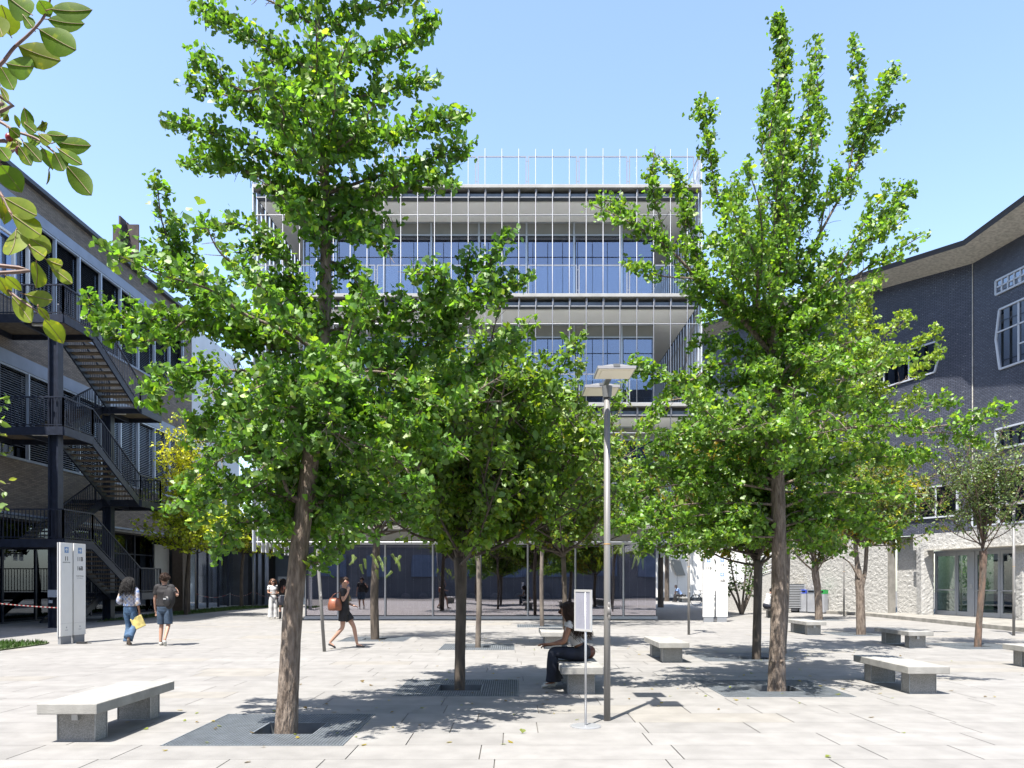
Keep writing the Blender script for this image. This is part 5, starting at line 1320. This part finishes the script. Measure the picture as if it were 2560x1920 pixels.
def V3(*a): return Vector(a)
def person(label, loc, rotz, J, skinm, scale=1.0, group=None, fingers=True):
    """J: joint positions, facing +Y.  One continuous body."""
    t = thing('person', label, 'person', loc, rotz, group); t.scale = (scale,)*3
    vs, ed, rd = [], [], []
    def ad(p, r, par=None):
        vs.append(Vector(p)); rd.append(r); i = len(vs)-1
        if par is not None: ed.append((par,i))
        return i
    pel = ad(J['pelvis'], .115); wa = ad(J['waist'], .10, pel); ch = ad(J['chest'], .115, wa); nb_ = ad(J['neck'], .055, ch)
    hb = ad(J['head'], .058, nb_); hd = (V3(*J['crown'])-V3(*J['head']))
    hm = ad(V3(*J['head'])+hd*.42, .098, hb); ht = ad(V3(*J['head'])+hd*.80, .09, hm); ad(J['crown'], .03, ht)
    fw = V3(*J['face']).normalized(); sd = fw.cross(hd.normalized()).normalized(); c0 = V3(*J['head'])+hd*.38
    ad(c0+fw*.116, .013, hm)                                       # nose
    for sg in (-1,1):
        ad(c0+sd*sg*.10-fw*.01, .013, hm)                         # ears
        s_ = 'l' if sg < 0 else 'r'
        sh = ad(J['sh'+s_], .052, ch); el = ad(J['el'+s_], .038, sh); wr = ad(J['wr'+s_], .025, el)
        hand = V3(*J['ha'+s_]); pm = ad(V3(*J['wr'+s_]).lerp(hand,.42), .028, wr)
        hp = ad(J['hip'+s_], .088, pel); mid = ad(V3(*J['hip'+s_]).lerp(V3(*J['kn'+s_]),.5), .075, hp); kn = ad(J['kn'+s_], .052, mid)
        cf = ad(V3(*J['kn'+s_]).lerp(V3(*J['an'+s_]),.3), .053, kn); an = ad(J['an'+s_], .033, cf); ad(J['to'+s_], .028, an)
        if fingers:
            d = (hand-V3(*J['wr'+s_])); L = d.length; d.normalize(); u = d.cross(V3(.3,.5,1)).normalized(); w_ = d.cross(u)
            for k, (off,ln) in enumerate(((-.027,.40),(-.009,.5),(.009,.47),(.026,.36))):
                b0 = V3(*J['wr'+s_])+d*L*.62+u*off; f1 = b0+d*L*ln*.6+w_*.010; f2 = f1+d*L*ln*.35+w_*.022
                i1 = ad(b0, .0095, pm); i2 = ad(f1, .0085, i1); ad(f2, .007, i2)
            th = V3(*J['wr'+s_])+d*L*.3-u*.032; i1 = ad(th, .010, pm); ad(th+d*L*.32-u*.012, .008, i1)
    skin('body', vs, ed, rd, skinm, t, 2)
    for sg in (-1,1):                                               # eyes and mouth
        e = MB(); e.ellipsoid(V3(*J['head'])+hd*.5+fw*.086+sd*sg*.034, (.009,.006,.006), 8, 5)
        e.build('eye', M['ink'], t)
    e = MB(); e.ellipsoid(V3(*J['head'])+hd*.14+fw*.086, (.022,.010,.006), 8, 5); e.build('mouth', mat('lips',(.3,.09,.07),.5), t)
    return t
def stand(**k):
    J = dict(pelvis=(0,0,.94), waist=(0,0,1.08), chest=(0,.0,1.29), neck=(0,-.01,1.45), head=(0,.0,1.50), crown=(0,.0,1.715), face=(0,1,0),
      shl=(-.165,-.01,1.40), ell=(-.23,-.02,1.12), wrl=(-.24,.05,.88), hal=(-.24,.09,.72), shr=(.165,-.01,1.40), elr=(.23,-.02,1.12), wrr=(.24,.05,.88), har=(.24,.09,.72),
      hipl=(-.085,0,.90), knl=(-.095,.02,.5), anl=(-.10,-.02,.08), tol=(-.11,.12,.035), hipr=(.085,0,.90), knr=(.095,.02,.5), anr=(.10,-.02,.08), tor=(.11,.12,.035))
    J.update(k); return J
def dense(pts, rad, k=4):                       # smooth path with radii carried along
    P = smooth(pts) if len(pts) > 2 else [V3(*pts[0]), V3(*pts[0]).lerp(V3(*pts[1]),.5), V3(*pts[1])]
    n = len(P); m = len(rad)
    def g(u):
        f = u*(m-1); a = min(int(f), m-2); f -= a; A = rad[a] if hasattr(rad[a],'__len__') else (rad[a],)*2; B = rad[a+1] if hasattr(rad[a+1],'__len__') else (rad[a+1],)*2
        f = f*f*(3-2*f); return (A[0]+(B[0]-A[0])*f, A[1]+(B[1]-A[1])*f)
    return P, [g(i/(n-1)) for i in range(n)]
def top(J, t, m, name='shirt', sl=.5, w=1.0, hem=.5, loose=1.0):
    """torso tube down to hem (0 waist, 1 pelvis) and two sleeves, one garment mesh"""
    b = MB(); wa = V3(*J['waist']); pe = V3(*J['pelvis']); ch = V3(*J['chest']); ne = V3(*J['neck'])
    e = wa.lerp(pe, hem) if hem >= 0 else wa.lerp(ch, -hem)
    sh = (V3(*J['shl'])+V3(*J['shr']))/2
    pts = [e, wa.lerp(ch,.35) if hem >= 0 else e.lerp(ch,.5), ch, sh.lerp(ch,.12), ne+(ne-sh).normalized()*.005]
    P, Q = dense(pts, [(.150*w*loose,.118*w*loose),(.142*w*loose,.112*w),(.168*w,.122*w),(.165*w,.085*w),(.062,.060)])
    b.tube(P, Q, 20)
    for s_ in 'lr':
        a = V3(*J['sh'+s_]); el = V3(*J['el'+s_]); wr = V3(*J['wr'+s_]); st0 = a.lerp(sh,.45)
        if sl <= 1: P, Q = dense([st0, a, a.lerp(el,sl*.5), a.lerp(el,sl)], [.062,.072*w,.066*w,.068*w])
        else: P, Q = dense([st0, a, el, el.lerp(wr,sl-1)], [.062,.074*w,.064*w,.066*w])
        b.tube(P, Q, 14)
    return b.build(name, m, t, False, True)
def legs(J, t, m, name, length=2.0, w=1.0, rk=.072, ra=.06):
    """seat and two legs; length 0..1 ends on the thigh, 1..2 on the shin"""
    b = MB(); wa = V3(*J['waist']); pe = V3(*J['pelvis']); hc = (V3(*J['hipl'])+V3(*J['hipr']))/2; kc = (V3(*J['knl'])+V3(*J['knr']))/2
    d = (kc-hc).normalized()
    P, Q = dense([wa.lerp(pe,.22), pe, hc+d*.05, hc+d*.12], [(.132*w,.108*w),(.162*w,.128*w),(.165*w,.118*w),(.13*w,.09*w)]); b.tube(P, Q, 20)
    for s_ in 'lr':
        h = V3(*J['hip'+s_]); k = V3(*J['kn'+s_]); a = V3(*J['an'+s_]); st0 = pe.lerp(h,.75)
        if length <= 1: P, Q = dense([st0, h.lerp(k,.25*length), h.lerp(k,length*.6), h.lerp(k,length)], [.088*w,.094*w,(.090*w+rk)/2+.006,rk])
        else: P, Q = dense([st0, h.lerp(k,.3), h.lerp(k,.85), k.lerp(a,.12), k.lerp(a,.6), k.lerp(a,length-1)], [.090*w,.096*w,rk,rk*.97,(rk+ra)/2,ra])
        b.tube(P, Q, 16)
    return b.build(name, m, t, False, True)
def shoes(J, t, m, r=.042):
    for s_ in 'lr':
        a = V3(*J['an'+s_]); o = V3(*J['to'+s_]); d = (o-a); dn_ = V3(d.x,d.y,0).normalized() if abs(d.z) < d.length*.8 else d.normalized()
        hl = a-dn_*.035+V3(0,0,-.035)
        skin('shoe', [hl, a.lerp(o,.45)+V3(0,0,-.01), o+d.normalized()*.05], [(0,1),(1,2)], [r,r*1.0,r*.72], m, t, 2)
def hair_cap(J, t, m, grow=.018, back=.0, strands=0, length=.3, curl=.03, sr=.007, sway=(0,-.02,0), name='hair', seed=1, facecut=.35, open_=.05):
    hd = V3(*J['crown'])-V3(*J['head']); fw = V3(*J['face']).normalized(); c = V3(*J['head'])+hd*.56-fw*.012; up = hd.normalized(); sd = fw.cross(up).normalized()
    rg = random.Random(seed); b = MB(); n, m_ = 22, 14; vs = []; R0 = hd.length*.44+grow
    for j in range(m_+1):
        a = -PI/2+PI*j/m_
        for i in range(n):
            th = 2*PI*i/n; d = sd*math.cos(a)*math.cos(th)*.9+fw*math.cos(a)*math.sin(th)+up*math.sin(a)
            rr = R0*(1+rg.uniform(-.06,.08))
            f = d.dot(fw)
            if f > .25 and d.dot(up) < facecut: rr *= .80         # leaves the face free
            if d.dot(up) < -.45: rr *= .82
            vs.append(c+d*rr)
    fs = [(j*n+i, j*n+(i+1)%n, (j+1)*n+(i+1)%n, (j+1)*n+i) for j in range(m_) for i in range(n)]
    b.add(vs, fs)
    for k in range(strands):
        while True:
            d = V3(rg.gauss(0,1),rg.gauss(0,1),rg.gauss(0,1)).normalized()
            if d.dot(up) > -.25 and not (d.dot(fw) > open_ and d.dot(up) < .72): break
        p = c+d*R0*.95; v = (d-fw*max(0,d.dot(fw))*(1.6 if open_ < .1 else .5))*.9+up*.1; ln = length*rg.uniform(.65,1.1); seg = 9; pts = [p]
        ph = rg.uniform(0,6.28); 
        for q in range(seg):
            v = (v*.62+V3(*sway)*1.2+V3(0,0,-.55)).normalized(); p = p+v*ln/seg
            e = curl*(q/seg)**.5
            pts.append(p+V3(math.cos(ph+q*1.9),math.sin(ph+q*1.9),.3*math.sin(ph*2+q*1.7))*e)
        b.tube(pts, [sr*(1-.6*i/seg) for i in range(seg+1)], 5)
    return b.build(name, m, t, False, True)

# --- woman with curly hair, walking away
J = stand(face=(.1,1,0), elr=(.215,-.03,1.12), wrr=(.235,.02,.90), har=(.235,.04,.76), ell=(-.26,-.06,1.14), wrl=(-.20,.14,1.08), hal=(-.12,.24,1.08),
   knl=(-.085,.08,.49), anl=(-.07,.02,.08), tol=(-.08,.15,.035), knr=(.10,.05,.5), anr=(.12,-.26,.20), tor=(.12,-.22,.06))
p1 = person('woman with long black curls, diamond patterned blouse and flared jeans, walking away', (-9.55,19.2,0), R(-6), J, M['skin2'], .97, 'people in the plaza')
top(J, p1, M['argyle'], 'blouse', 1.35, 1.08, .55, 1.05)
legs(J, p1, M['denim'], 'jeans', 1.97, 1.02, .078, .118); shoes(J, p1, M['shoebrown'], .04)
hair_cap(J, p1, M['hairblack'], .035, strands=260, length=.36, curl=.028, sr=.011, sway=(0,-.12,0), seed=3)
b = MB(); b.prism([(-.155,0),(.155,0),(.15,.30),(-.15,.30)], -.02, .02, M=Matrix.Translation((-9.27,19.16,.43)) @ Matrix.Rotation(R(-24),4,'Y'))
o = b.build('tote_bag', mat('yellow_bag',(.42,.35,.12),.6,noise=.35,nscale=9), None, bevel=.012); tag(o, 'pale yellow flat bag hanging from the hand of the curly black haired woman', 'bag')
# --- man with backpack, walking away
J = stand(face=(-.85,.5,-.05), crown=(-.02,.0,1.72), ell=(-.24,.0,1.12), wrl=(-.26,.06,.87), hal=(-.245,.1,.72), elr=(.34,-.03,1.19), wrr=(.26,.12,1.32), har=(.2,.14,1.4),
   knl=(-.10,.05,.50), anl=(-.10,.0,.08), tol=(-.11,.13,.035), knr=(.09,.02,.5), anr=(.11,-.20,.15), tor=(.11,-.17,.035))
p2 = person('man in black t-shirt, navy denim shorts and white shoes, walking away with a black backpack', (-8.62,19.05,0), R(-4), J, M['skin1'], 1.03, 'people in the plaza')
top(J, p2, M['blackcloth'], 'shirt', .62, 1.14, 1.0, 1.03)
legs(J, p2, M['denimshort'], 'shorts', .95, 1.08, .094); shoes(J, p2, M['shoewhite'], .045)
hair_cap(J, p2, M['hairbrown'], .022, strands=60, length=.05, curl=.012, sr=.010, sway=(0,0,.3), seed=5, facecut=.5)
t = thing('backpack', 'black backpack slung on the right shoulder of the man in shorts', 'backpack', (-8.40,18.82,1.18), R(-18), )
b = MB(); b.ellipsoid((0,0,0), (.15,.12,.27), 16, 12); b.build('bag_body', M['blackcloth'], t, smooth=True)
b = MB(); b.ellipsoid((.01,-.10,-.07), (.11,.06,.13), 12, 9); pk = b.build('front_pocket', M['black'], t, smooth=True)
b = MB(); b.box(-.03,.05,-.168,-.158,-.03,.0); b.build('badge', M['offwhite'], pk)
b = MB(); b.tube(smooth([(-.10,.02,.24),(-.16,.14,.30),(-.14,.28,.2),(-.09,.25,-.05)]), .018, 6); b.build('strap', M['black'], t)
# --- striding woman in black
J = stand(face=(.0,1,.0), crown=(0,.03,1.72), elr=(.22,.02,1.14), wrr=(.20,.14,1.36), har=(.12,.15,1.5), ell=(-.24,-.02,1.12), wrl=(-.17,.21,1.02), hal=(-.08,.30,1.02),
   knr=(.08,-.02,.50), anr=(.09,-.33,.14), tor=(.09,-.22,.045), knl=(-.08,.22,.52), anl=(-.085,.30,.085), tol=(-.085,.44,.04))
p3 = person('woman in black top and short black skirt striding right, one hand raised to her face', (-4.0,18.3,0), R(-90), J, M['skin1'], .98, 'people in the plaza')
top(J, p3, M['blackcloth'], 'shirt', .55, .98, .8)
legs(J, p3, M['blackcloth'], 'skirt', .6, 1.04, .108); shoes(J, p3, M['black'], .034)
hair_cap(J, p3, M['hairbrown'], .012, strands=0, seed=6, facecut=.5)
b = MB(); hd_ = V3(*J['head'])+(V3(*J['crown'])-V3(*J['head']))*.5
b.box(-.075,.075,.092,.102,hd_.z-.02,hd_.z+.018); b.build('sunglasses', mat('pink_sunglasses',(.25,.03,.05),.3), p3)
t = thing('shoulder_bag', 'big tan leather shoulder bag of the striding woman in black', 'bag', (-4.17,18.07,1.06), R(-80)); t.scale = (.82,)*3
b = MB(); b.tube([(0,0,-.19),(0,0,-.17),(0,0,-.05),(0,0,.10),(0,0,.16)], [(.09,.15),(.11,.19),(.115,.20),(.08,.165),(.03,.14)], 20); b.build('bag_body', M['leather'], t, smooth=True)
b = MB(); b.box(-.028,.028,-.13,.13,.14,.175); b.build('flap', M['leatherdark'], t, bevel=.01)
b = MB(); b.tube(smooth([(.0,-.11,.15),(.03,-.02,.27),(.05,.12,.33),(.03,.15,.25),(.0,.11,.15)]), .012, 6); b.build('strap', M['leatherdark'], t)
# --- two women by the pavilion corner
J = stand(face=(.6,-.8,0) and (.0,1,0), elr=(.22,.02,1.14), wrr=(.12,.2,1.14), har=(.03,.26,1.2), ell=(-.22,.02,1.12), wrl=(-.10,.22,1.1), hal=(.0,.28,1.12))
p4 = person('woman all in white with wide trousers and sunglasses, standing by the glass corner', (-10.08,32.4,0), R(-150), J, M['skin1'], .97, 'people in the plaza', False)
top(J, p4, M['whitecloth'], 'top', .5, .97, -.05); legs(J, p4, M['whitecloth'], 'trousers', 1.98, 1.0, .10, .14); shoes(J, p4, M['shoewhite'], .038)
hair_cap(J, p4, M['hairchest'], .016, strands=110, length=.38, curl=.006, sr=.012, sway=(0,-.05,0), seed=8)
b = MB(); b.box(-.07,.07,.09,.104,1.60,1.64); b.build('sunglasses', M['black'], p4)
J = stand(elr=(.24,.04,1.14), wrr=(.17,.2,1.1), har=(.1,.28,1.12), ell=(-.24,.04,1.14), wrl=(-.17,.2,1.1), hal=(-.1,.28,1.12))
p5 = person('woman with long dark hair, black top, grey skirt and black boots, her back turned', (-9.53,31.9,0), R(25), J, M['skin1'], .97, 'people in the plaza', False)
top(J, p5, M['blackcloth'], 'top', .6, 1.02, .3)
b = MB(); b.tube([(0,0,1.04),(0,0,.95),(0,0,.62)], [.13,.16,.215], 18); b.build('skirt', M['greycloth'], p5, smooth=True)
b = MB(); b.tube([(0,0,1.05),(0,0,1.01)], [.134,.138], 18); b.build('belt', M['whitecloth'], p5)
for s_ in 'lr': skin('boot', [V3(*J['kn'+s_])-V3(0,0,.12), V3(*J['an'+s_]), V3(*J['to'+s_])+V3(0,.03,.01)], [(0,1),(1,2)], [.07,.055,.042], M['black'], p5, 2)
hair_cap(J, p5, M['hairblack'], .018, strands=130, length=.5, curl=.006, sr=.013, sway=(0,-.06,0), seed=9)
b = MB(); b.ellipsoid((-9.46,31.73,1.27), (.12,.08,.17), 12, 9); o = b.build('small_backpack', M['leatherdark'], None, smooth=True); tag(o, 'small reddish brown backpack on the woman in the grey skirt', 'backpack')
# --- seated woman, centre (faces left)
J = dict(pelvis=(0,0,.52), waist=(0,.06,.66), chest=(0,.15,.86), neck=(0,.22,1.00), head=(0,.25,1.065), crown=(0,.25,1.25), face=(.1,1,-.08),
   shl=(-.155,.19,.965), ell=(-.19,.29,.69), wrl=(-.13,.50,.66), hal=(-.09,.66,.66), shr=(.155,.19,.965), elr=(.19,.27,.69), wrr=(.13,.48,.63), har=(.05,.62,.62),
   hipl=(-.095,.03,.50), knl=(-.12,.46,.53), anl=(-.12,.44,.09), tol=(-.12,.58,.04), hipr=(.095,.03,.50), knr=(.12,.45,.53), anr=(.12,.40,.09), tor=(.12,.54,.04))
p6 = person('woman with long brown curls, white crop top and dark flared jeans, seated on a bench', (1.06,11.55,0), R(90), J, M['skin2'], 1.0, 'people in the plaza')
top(J, p6, M['whitecloth'], 'top', .22, .97, -.02)
legs(J, p6, M['denimdark'], 'jeans', 1.96, 1.0, .078, .118); shoes(J, p6, M['shoewhite'], .036)
hair_cap(J, p6, M['hairbrown'], .034, strands=520, length=.5, curl=.034, sr=.0075, sway=(0,-.20,0), seed=12, facecut=.3, open_=.5)
b = MB(); b.ellipsoid((1.20,11.95,.50), (.10,.16,.10), 14, 9); o = b.build('handbag', M['leatherdark'], None, smooth=True); tag(o, 'dark brown handbag on the bench behind the seated curly haired woman', 'bag')
# --- seated people far away
def sitter(label, loc, rotz, lean, skinm, shirt, trous, hairm, seed, shoe):
    l = lean
    J = dict(pelvis=(0,0,.52), waist=(0,.05+l*.2,.66), chest=(0,.10+l*.7,.86), neck=(0,.14+l,1.01), head=(0,.18+l*1.15,1.08), crown=(0,.22+l*1.35,1.27), face=(0,1,-.5*l*4),
     shl=(-.165,.12+l*.9,.97), ell=(-.2,.26+l,.72), wrl=(-.1,.44,.62), hal=(-.02,.54,.60), shr=(.165,.12+l*.9,.97), elr=(.2,.26+l,.72), wrr=(.1,.44,.62), har=(.02,.54,.60),
     hipl=(-.095,.03,.50), knl=(-.14,.44,.52), anl=(-.13,.38,.08), tol=(-.14,.51,.04), hipr=(.095,.03,.50), knr=(.14,.46,.52), anr=(.13,.48,.08), tor=(.14,.60,.04))
    p = person(label, loc, rotz, J, skinm, 1.02, 'people in the plaza', False)
    top(J, p, shirt, 'shirt', .6, 1.1, .6); legs(J, p, trous, 'trousers', 1.9, 1.04, .08, .07); shoes(J, p, shoe, .042)
    hair_cap(J, p, hairm, .012, strands=0, seed=seed, facecut=.5); return p
sitter('man in blue patterned shirt and dark trousers, seated bowed by the pale wall', (12.75,57.9,0), R(90), .16, M['skin3'], M['blueshirt'], M['blackcloth'], M['hairblack'], 21, M['black'])
sitter('person in a white shirt seated on the far bench beside the right ginkgo trunk', (10.98,33.2,0), R(-80), .05, M['skin1'], M['whitecloth'], M['denimdark'], M['hairblack'], 22, M['shoewhite'])
b = MB(); b.ellipsoid((13.05,58.1,.50), (.14,.1,.11), 12, 8); o = b.build('bag', M['black'], None, smooth=True); tag(o, 'black bag on the bench behind the man in the blue shirt', 'bag')
b = MB(); b.ellipsoid((11.62,33.0,.52), (.16,.12,.12), 12, 8); o = b.build('bag', M['leatherdark'], None, smooth=True); tag(o, 'brown bag on the far bench right of the ginkgo trunk', 'bag')
t = thing('water_bottle', 'clear water bottle with blue label beside the person in the white shirt', 'bottle', (11.22,32.75,.4))
b = MB(); b.tube([(0,0,0),(0,0,.17),(0,0,.2),(0,0,.23)], [.034,.034,.014,.014], 12); b.build('bottle_body', M['offwhite'], t, smooth=True)
b = MB(); b.tube([(0,0,.06),(0,0,.12)], .0355, 12); b.build('bottle_label', M['signblue'], t)

# --- bins
def bin_(x, y, rz, label, c, c2):
    t = thing('waste_bin', label, 'waste bin', (x,y,0), rz, 'recycling bins against the rough wall')
    b = MB(); b.box(-.20,.20,-.18,.18,.06,.97); body = b.build('bin_body', mat('bin_steel',(.34,.355,.39),.4,.3,noise=.1,nscale=3), t, bevel=.01)
    b = MB(); b.box(-.19,.19,-.17,.17,0,.059); b.build('foot', M['mdark'], t)
    lm = mat('bin_lid_colour', c, .45)
    b = MB()
    b.box(-.205,.205,-.185,-.165,.975,1.02); b.box(-.205,.205,-.185,-.165,1.12,1.165); b.box(-.205,-.16,-.185,-.165,1.021,1.119); b.box(.16,.205,-.185,-.165,1.021,1.119)
    b.box(-.205,-.185,-.164,.185,.975,1.165); b.box(.185,.205,-.164,.185,.975,1.165); b.box(-.184,.184,-.164,.185,1.145,1.164); lid = b.build('lid_frame', lm, t)
    b = MB(); b.box(-.159,.159,-.15,-.14,1.0,1.14); b.build('opening', M['mdark'], lid)
    b = MB(); b.tube([(-.206,-.0,1.07),(-.209,0,1.07)], .06, 14); b.build('round_mark', mat('bin_mark',c2,.5), lid)
    b = MB(); z = .9
    for k in range(6): b.box(-.1,random.uniform(.02,.12),-.1825,-.1805,z-.022,z); z -= .042
    b.build('print', M['inkgrey'], body)
for i,(t_,c,c2,lab) in enumerate([(8.5,(.5,.36,.02),(.1,.12,.3),'recycling bin with yellow lid frame, first from the left against the rough wall'),(7.98,(.04,.08,.45),(.7,.5,.03),'recycling bin with blue lid frame beside the yellow one'),
     (7.46,(.14,.16,.19),(.6,.6,.6),'recycling bin with dark grey lid frame between blue and green bins'),(6.9,(.02,.27,.06),(.6,.6,.6),'recycling bin with green lid frame just right of the small forked tree trunk')]):
    p = WL(t_,0,.42); bin_(p.x,p.y,R(-52),lab,c,c2)

# --- bicycle
t = thing('bicycle', 'black bicycle half hidden behind the right white sign panels', 'bicycle', (12.25,49.0,0))
def wheel(x):
    b = MB(); P = [(x+.345*math.cos(a*PI/14),0,.365+.345*math.sin(a*PI/14)) for a in range(29)]; b.tube(P, .018, 6); w_ = b.build('wheel', M['black'], t, smooth=True)
    s = MB()
    for a in range(14): s.tube([(x,0,.365),(x+.33*math.cos(a*PI/7),0,.365+.33*math.sin(a*PI/7))], .0025, 3)
    s.build('spokes', M['alu'], w_)
    s = MB(); s.tube([(x+.37*math.cos(a),0,.365+.37*math.sin(a)) for a in [R(30+k*14) for k in range(11)]], .02, 5); s.build('mudguard', M['black'], w_)
wheel(-.52); wheel(.52)
b = MB(); bk = (-.1,0,.33); seat = (-.22,0,.86); hd_ = (.36,0,.88)
for a,c in ((bk,seat),(bk,(.38,0,.8)),((-.19,0,.78),hd_),((-.52,0,.365),bk),((-.52,0,.365),(-.19,0,.78)),((.52,0,.365),(.34,0,1.0))): b.tube([a,c], .017, 7)
b.build('frame', M['black'], t)
b = MB(); b.tube([seat,(-.23,0,.94)], .012, 6); b.ellipsoid((-.25,0,.97), (.14,.08,.03), 12, 6); b.build('saddle', M['black'], t, smooth=True)
b = MB(); b.tube(smooth([(.25,-.26,1.04),(.36,-.14,1.06),(.33,0,1.03),(.36,.14,1.06),(.25,.26,1.04)]), .013, 6); b.build('handlebar', M['black'], t)
b = MB(); b.tube([(-.1,-.03,.33),(-.1,-.01,.33)], .09, 14); b.bar((-.1,-.06,.33),(.02,-.06,.22),.02); b.bar((-.1,.06,.33),(-.22,.06,.44),.02); b.build('pedals', M['mdark'], t)
b = MB(); b.box(-.95,-.62,-.01,.01,.36,.385); b.build('rear_rack', M['black'], t)

# --- barrier tape
M['tape'] = stripes('red_white_tape', (.30,.285,.28), (.20,.02,.02), .13, .5, .5, 0)
def tape(label, pts, sag):
    b = MB(); P = []
    for a,c in zip(pts, pts[1:]):
        a = Vector(a); c = Vector(c)
        for k in range(13):
            u = k/12; q = a.lerp(c,u); q.z -= sag*4*u*(1-u); P.append(q)
    for q,q2 in zip(P, P[1:]):
        if (q2-q).length < 1e-4: continue
        b.add([q-V3(0,.002,.012),q2-V3(0,.002,.012),q2-V3(0,.002,-.012),q-V3(0,.002,-.012),q+V3(0,.002,-.012),q2+V3(0,.002,-.012),q2+V3(0,.002,.012),q+V3(0,.002,.012)], [(0,1,2,3),(5,4,7,6),(3,2,6,7),(1,0,4,5)])
    o = b.build('barrier_tape', M['tape'], None); tag(o, label, 'barrier tape', 'red and white barrier tapes')
tape('red and white tape stretched from the left picture edge to the white sign', [(-14.8,20.6,1.12),(-11.68,19.95,.90)], .03)
tape('sagging red and white tape between the grey posts before the dark passage', [(-16.4,39.85,.95),(-16.9,46.0,.85),(-15.5,46.0,.98),(-13.6,46.0,.72)], .22)
b = MB(); b.tube([(-16.9,46.03,0),(-16.9,46.03,.9)], .015, 6); o = b.build('stake', M['alu'], None); tag(o, 'thin stake holding the sagging tape left of the thin grey post', 'stake')
t = thing('cable_box', 'small black cable box on the ground right of the left white sign panels', 'box', (-10.95,19.6,0))
b = MB(); b.box(-.14,.10,-.06,.06,0,.05); b.build('box_body', M['black'], t, bevel=.01); b = MB(); b.tube([(.1,0,.02),(.2,.03,.015)], .012, 6); b.build('cable', M['black'], t)

# --- a few fallen leaves on the paving
P_ = []
for (x,y,r,n) in ((-2.0,8.6,2.6,46),(.2,11.8,2.4,40),(4.4,11.8,2.4,46),(5.5,16,3,30),(-1,18,3,24),(1.5,7.6,2.5,10)):
    for _ in range(n): P_.append((x+random.gauss(0,r*.6), y+random.gauss(0,r*.5), .006))
P_ = np.array(P_); n = len(P_); c = np.array([(.30,.24,.04),(.16,.11,.04),(.2,.24,.05)])[RNG.integers(0,3,n)]
ax_ = RNG.normal(0,1,(n,3)); ax_[:,2] = RNG.uniform(0,.25,n)
o = link('fallen_leaves', leaves_mesh('fallen_leaves', P_, ax_, np.array([[0,0,1.0]])+RNG.normal(0,.15,(n,3)), RNG.uniform(.03,.055,n), c, 'fan', M['leaf'])); tag(o, kind='stuff')
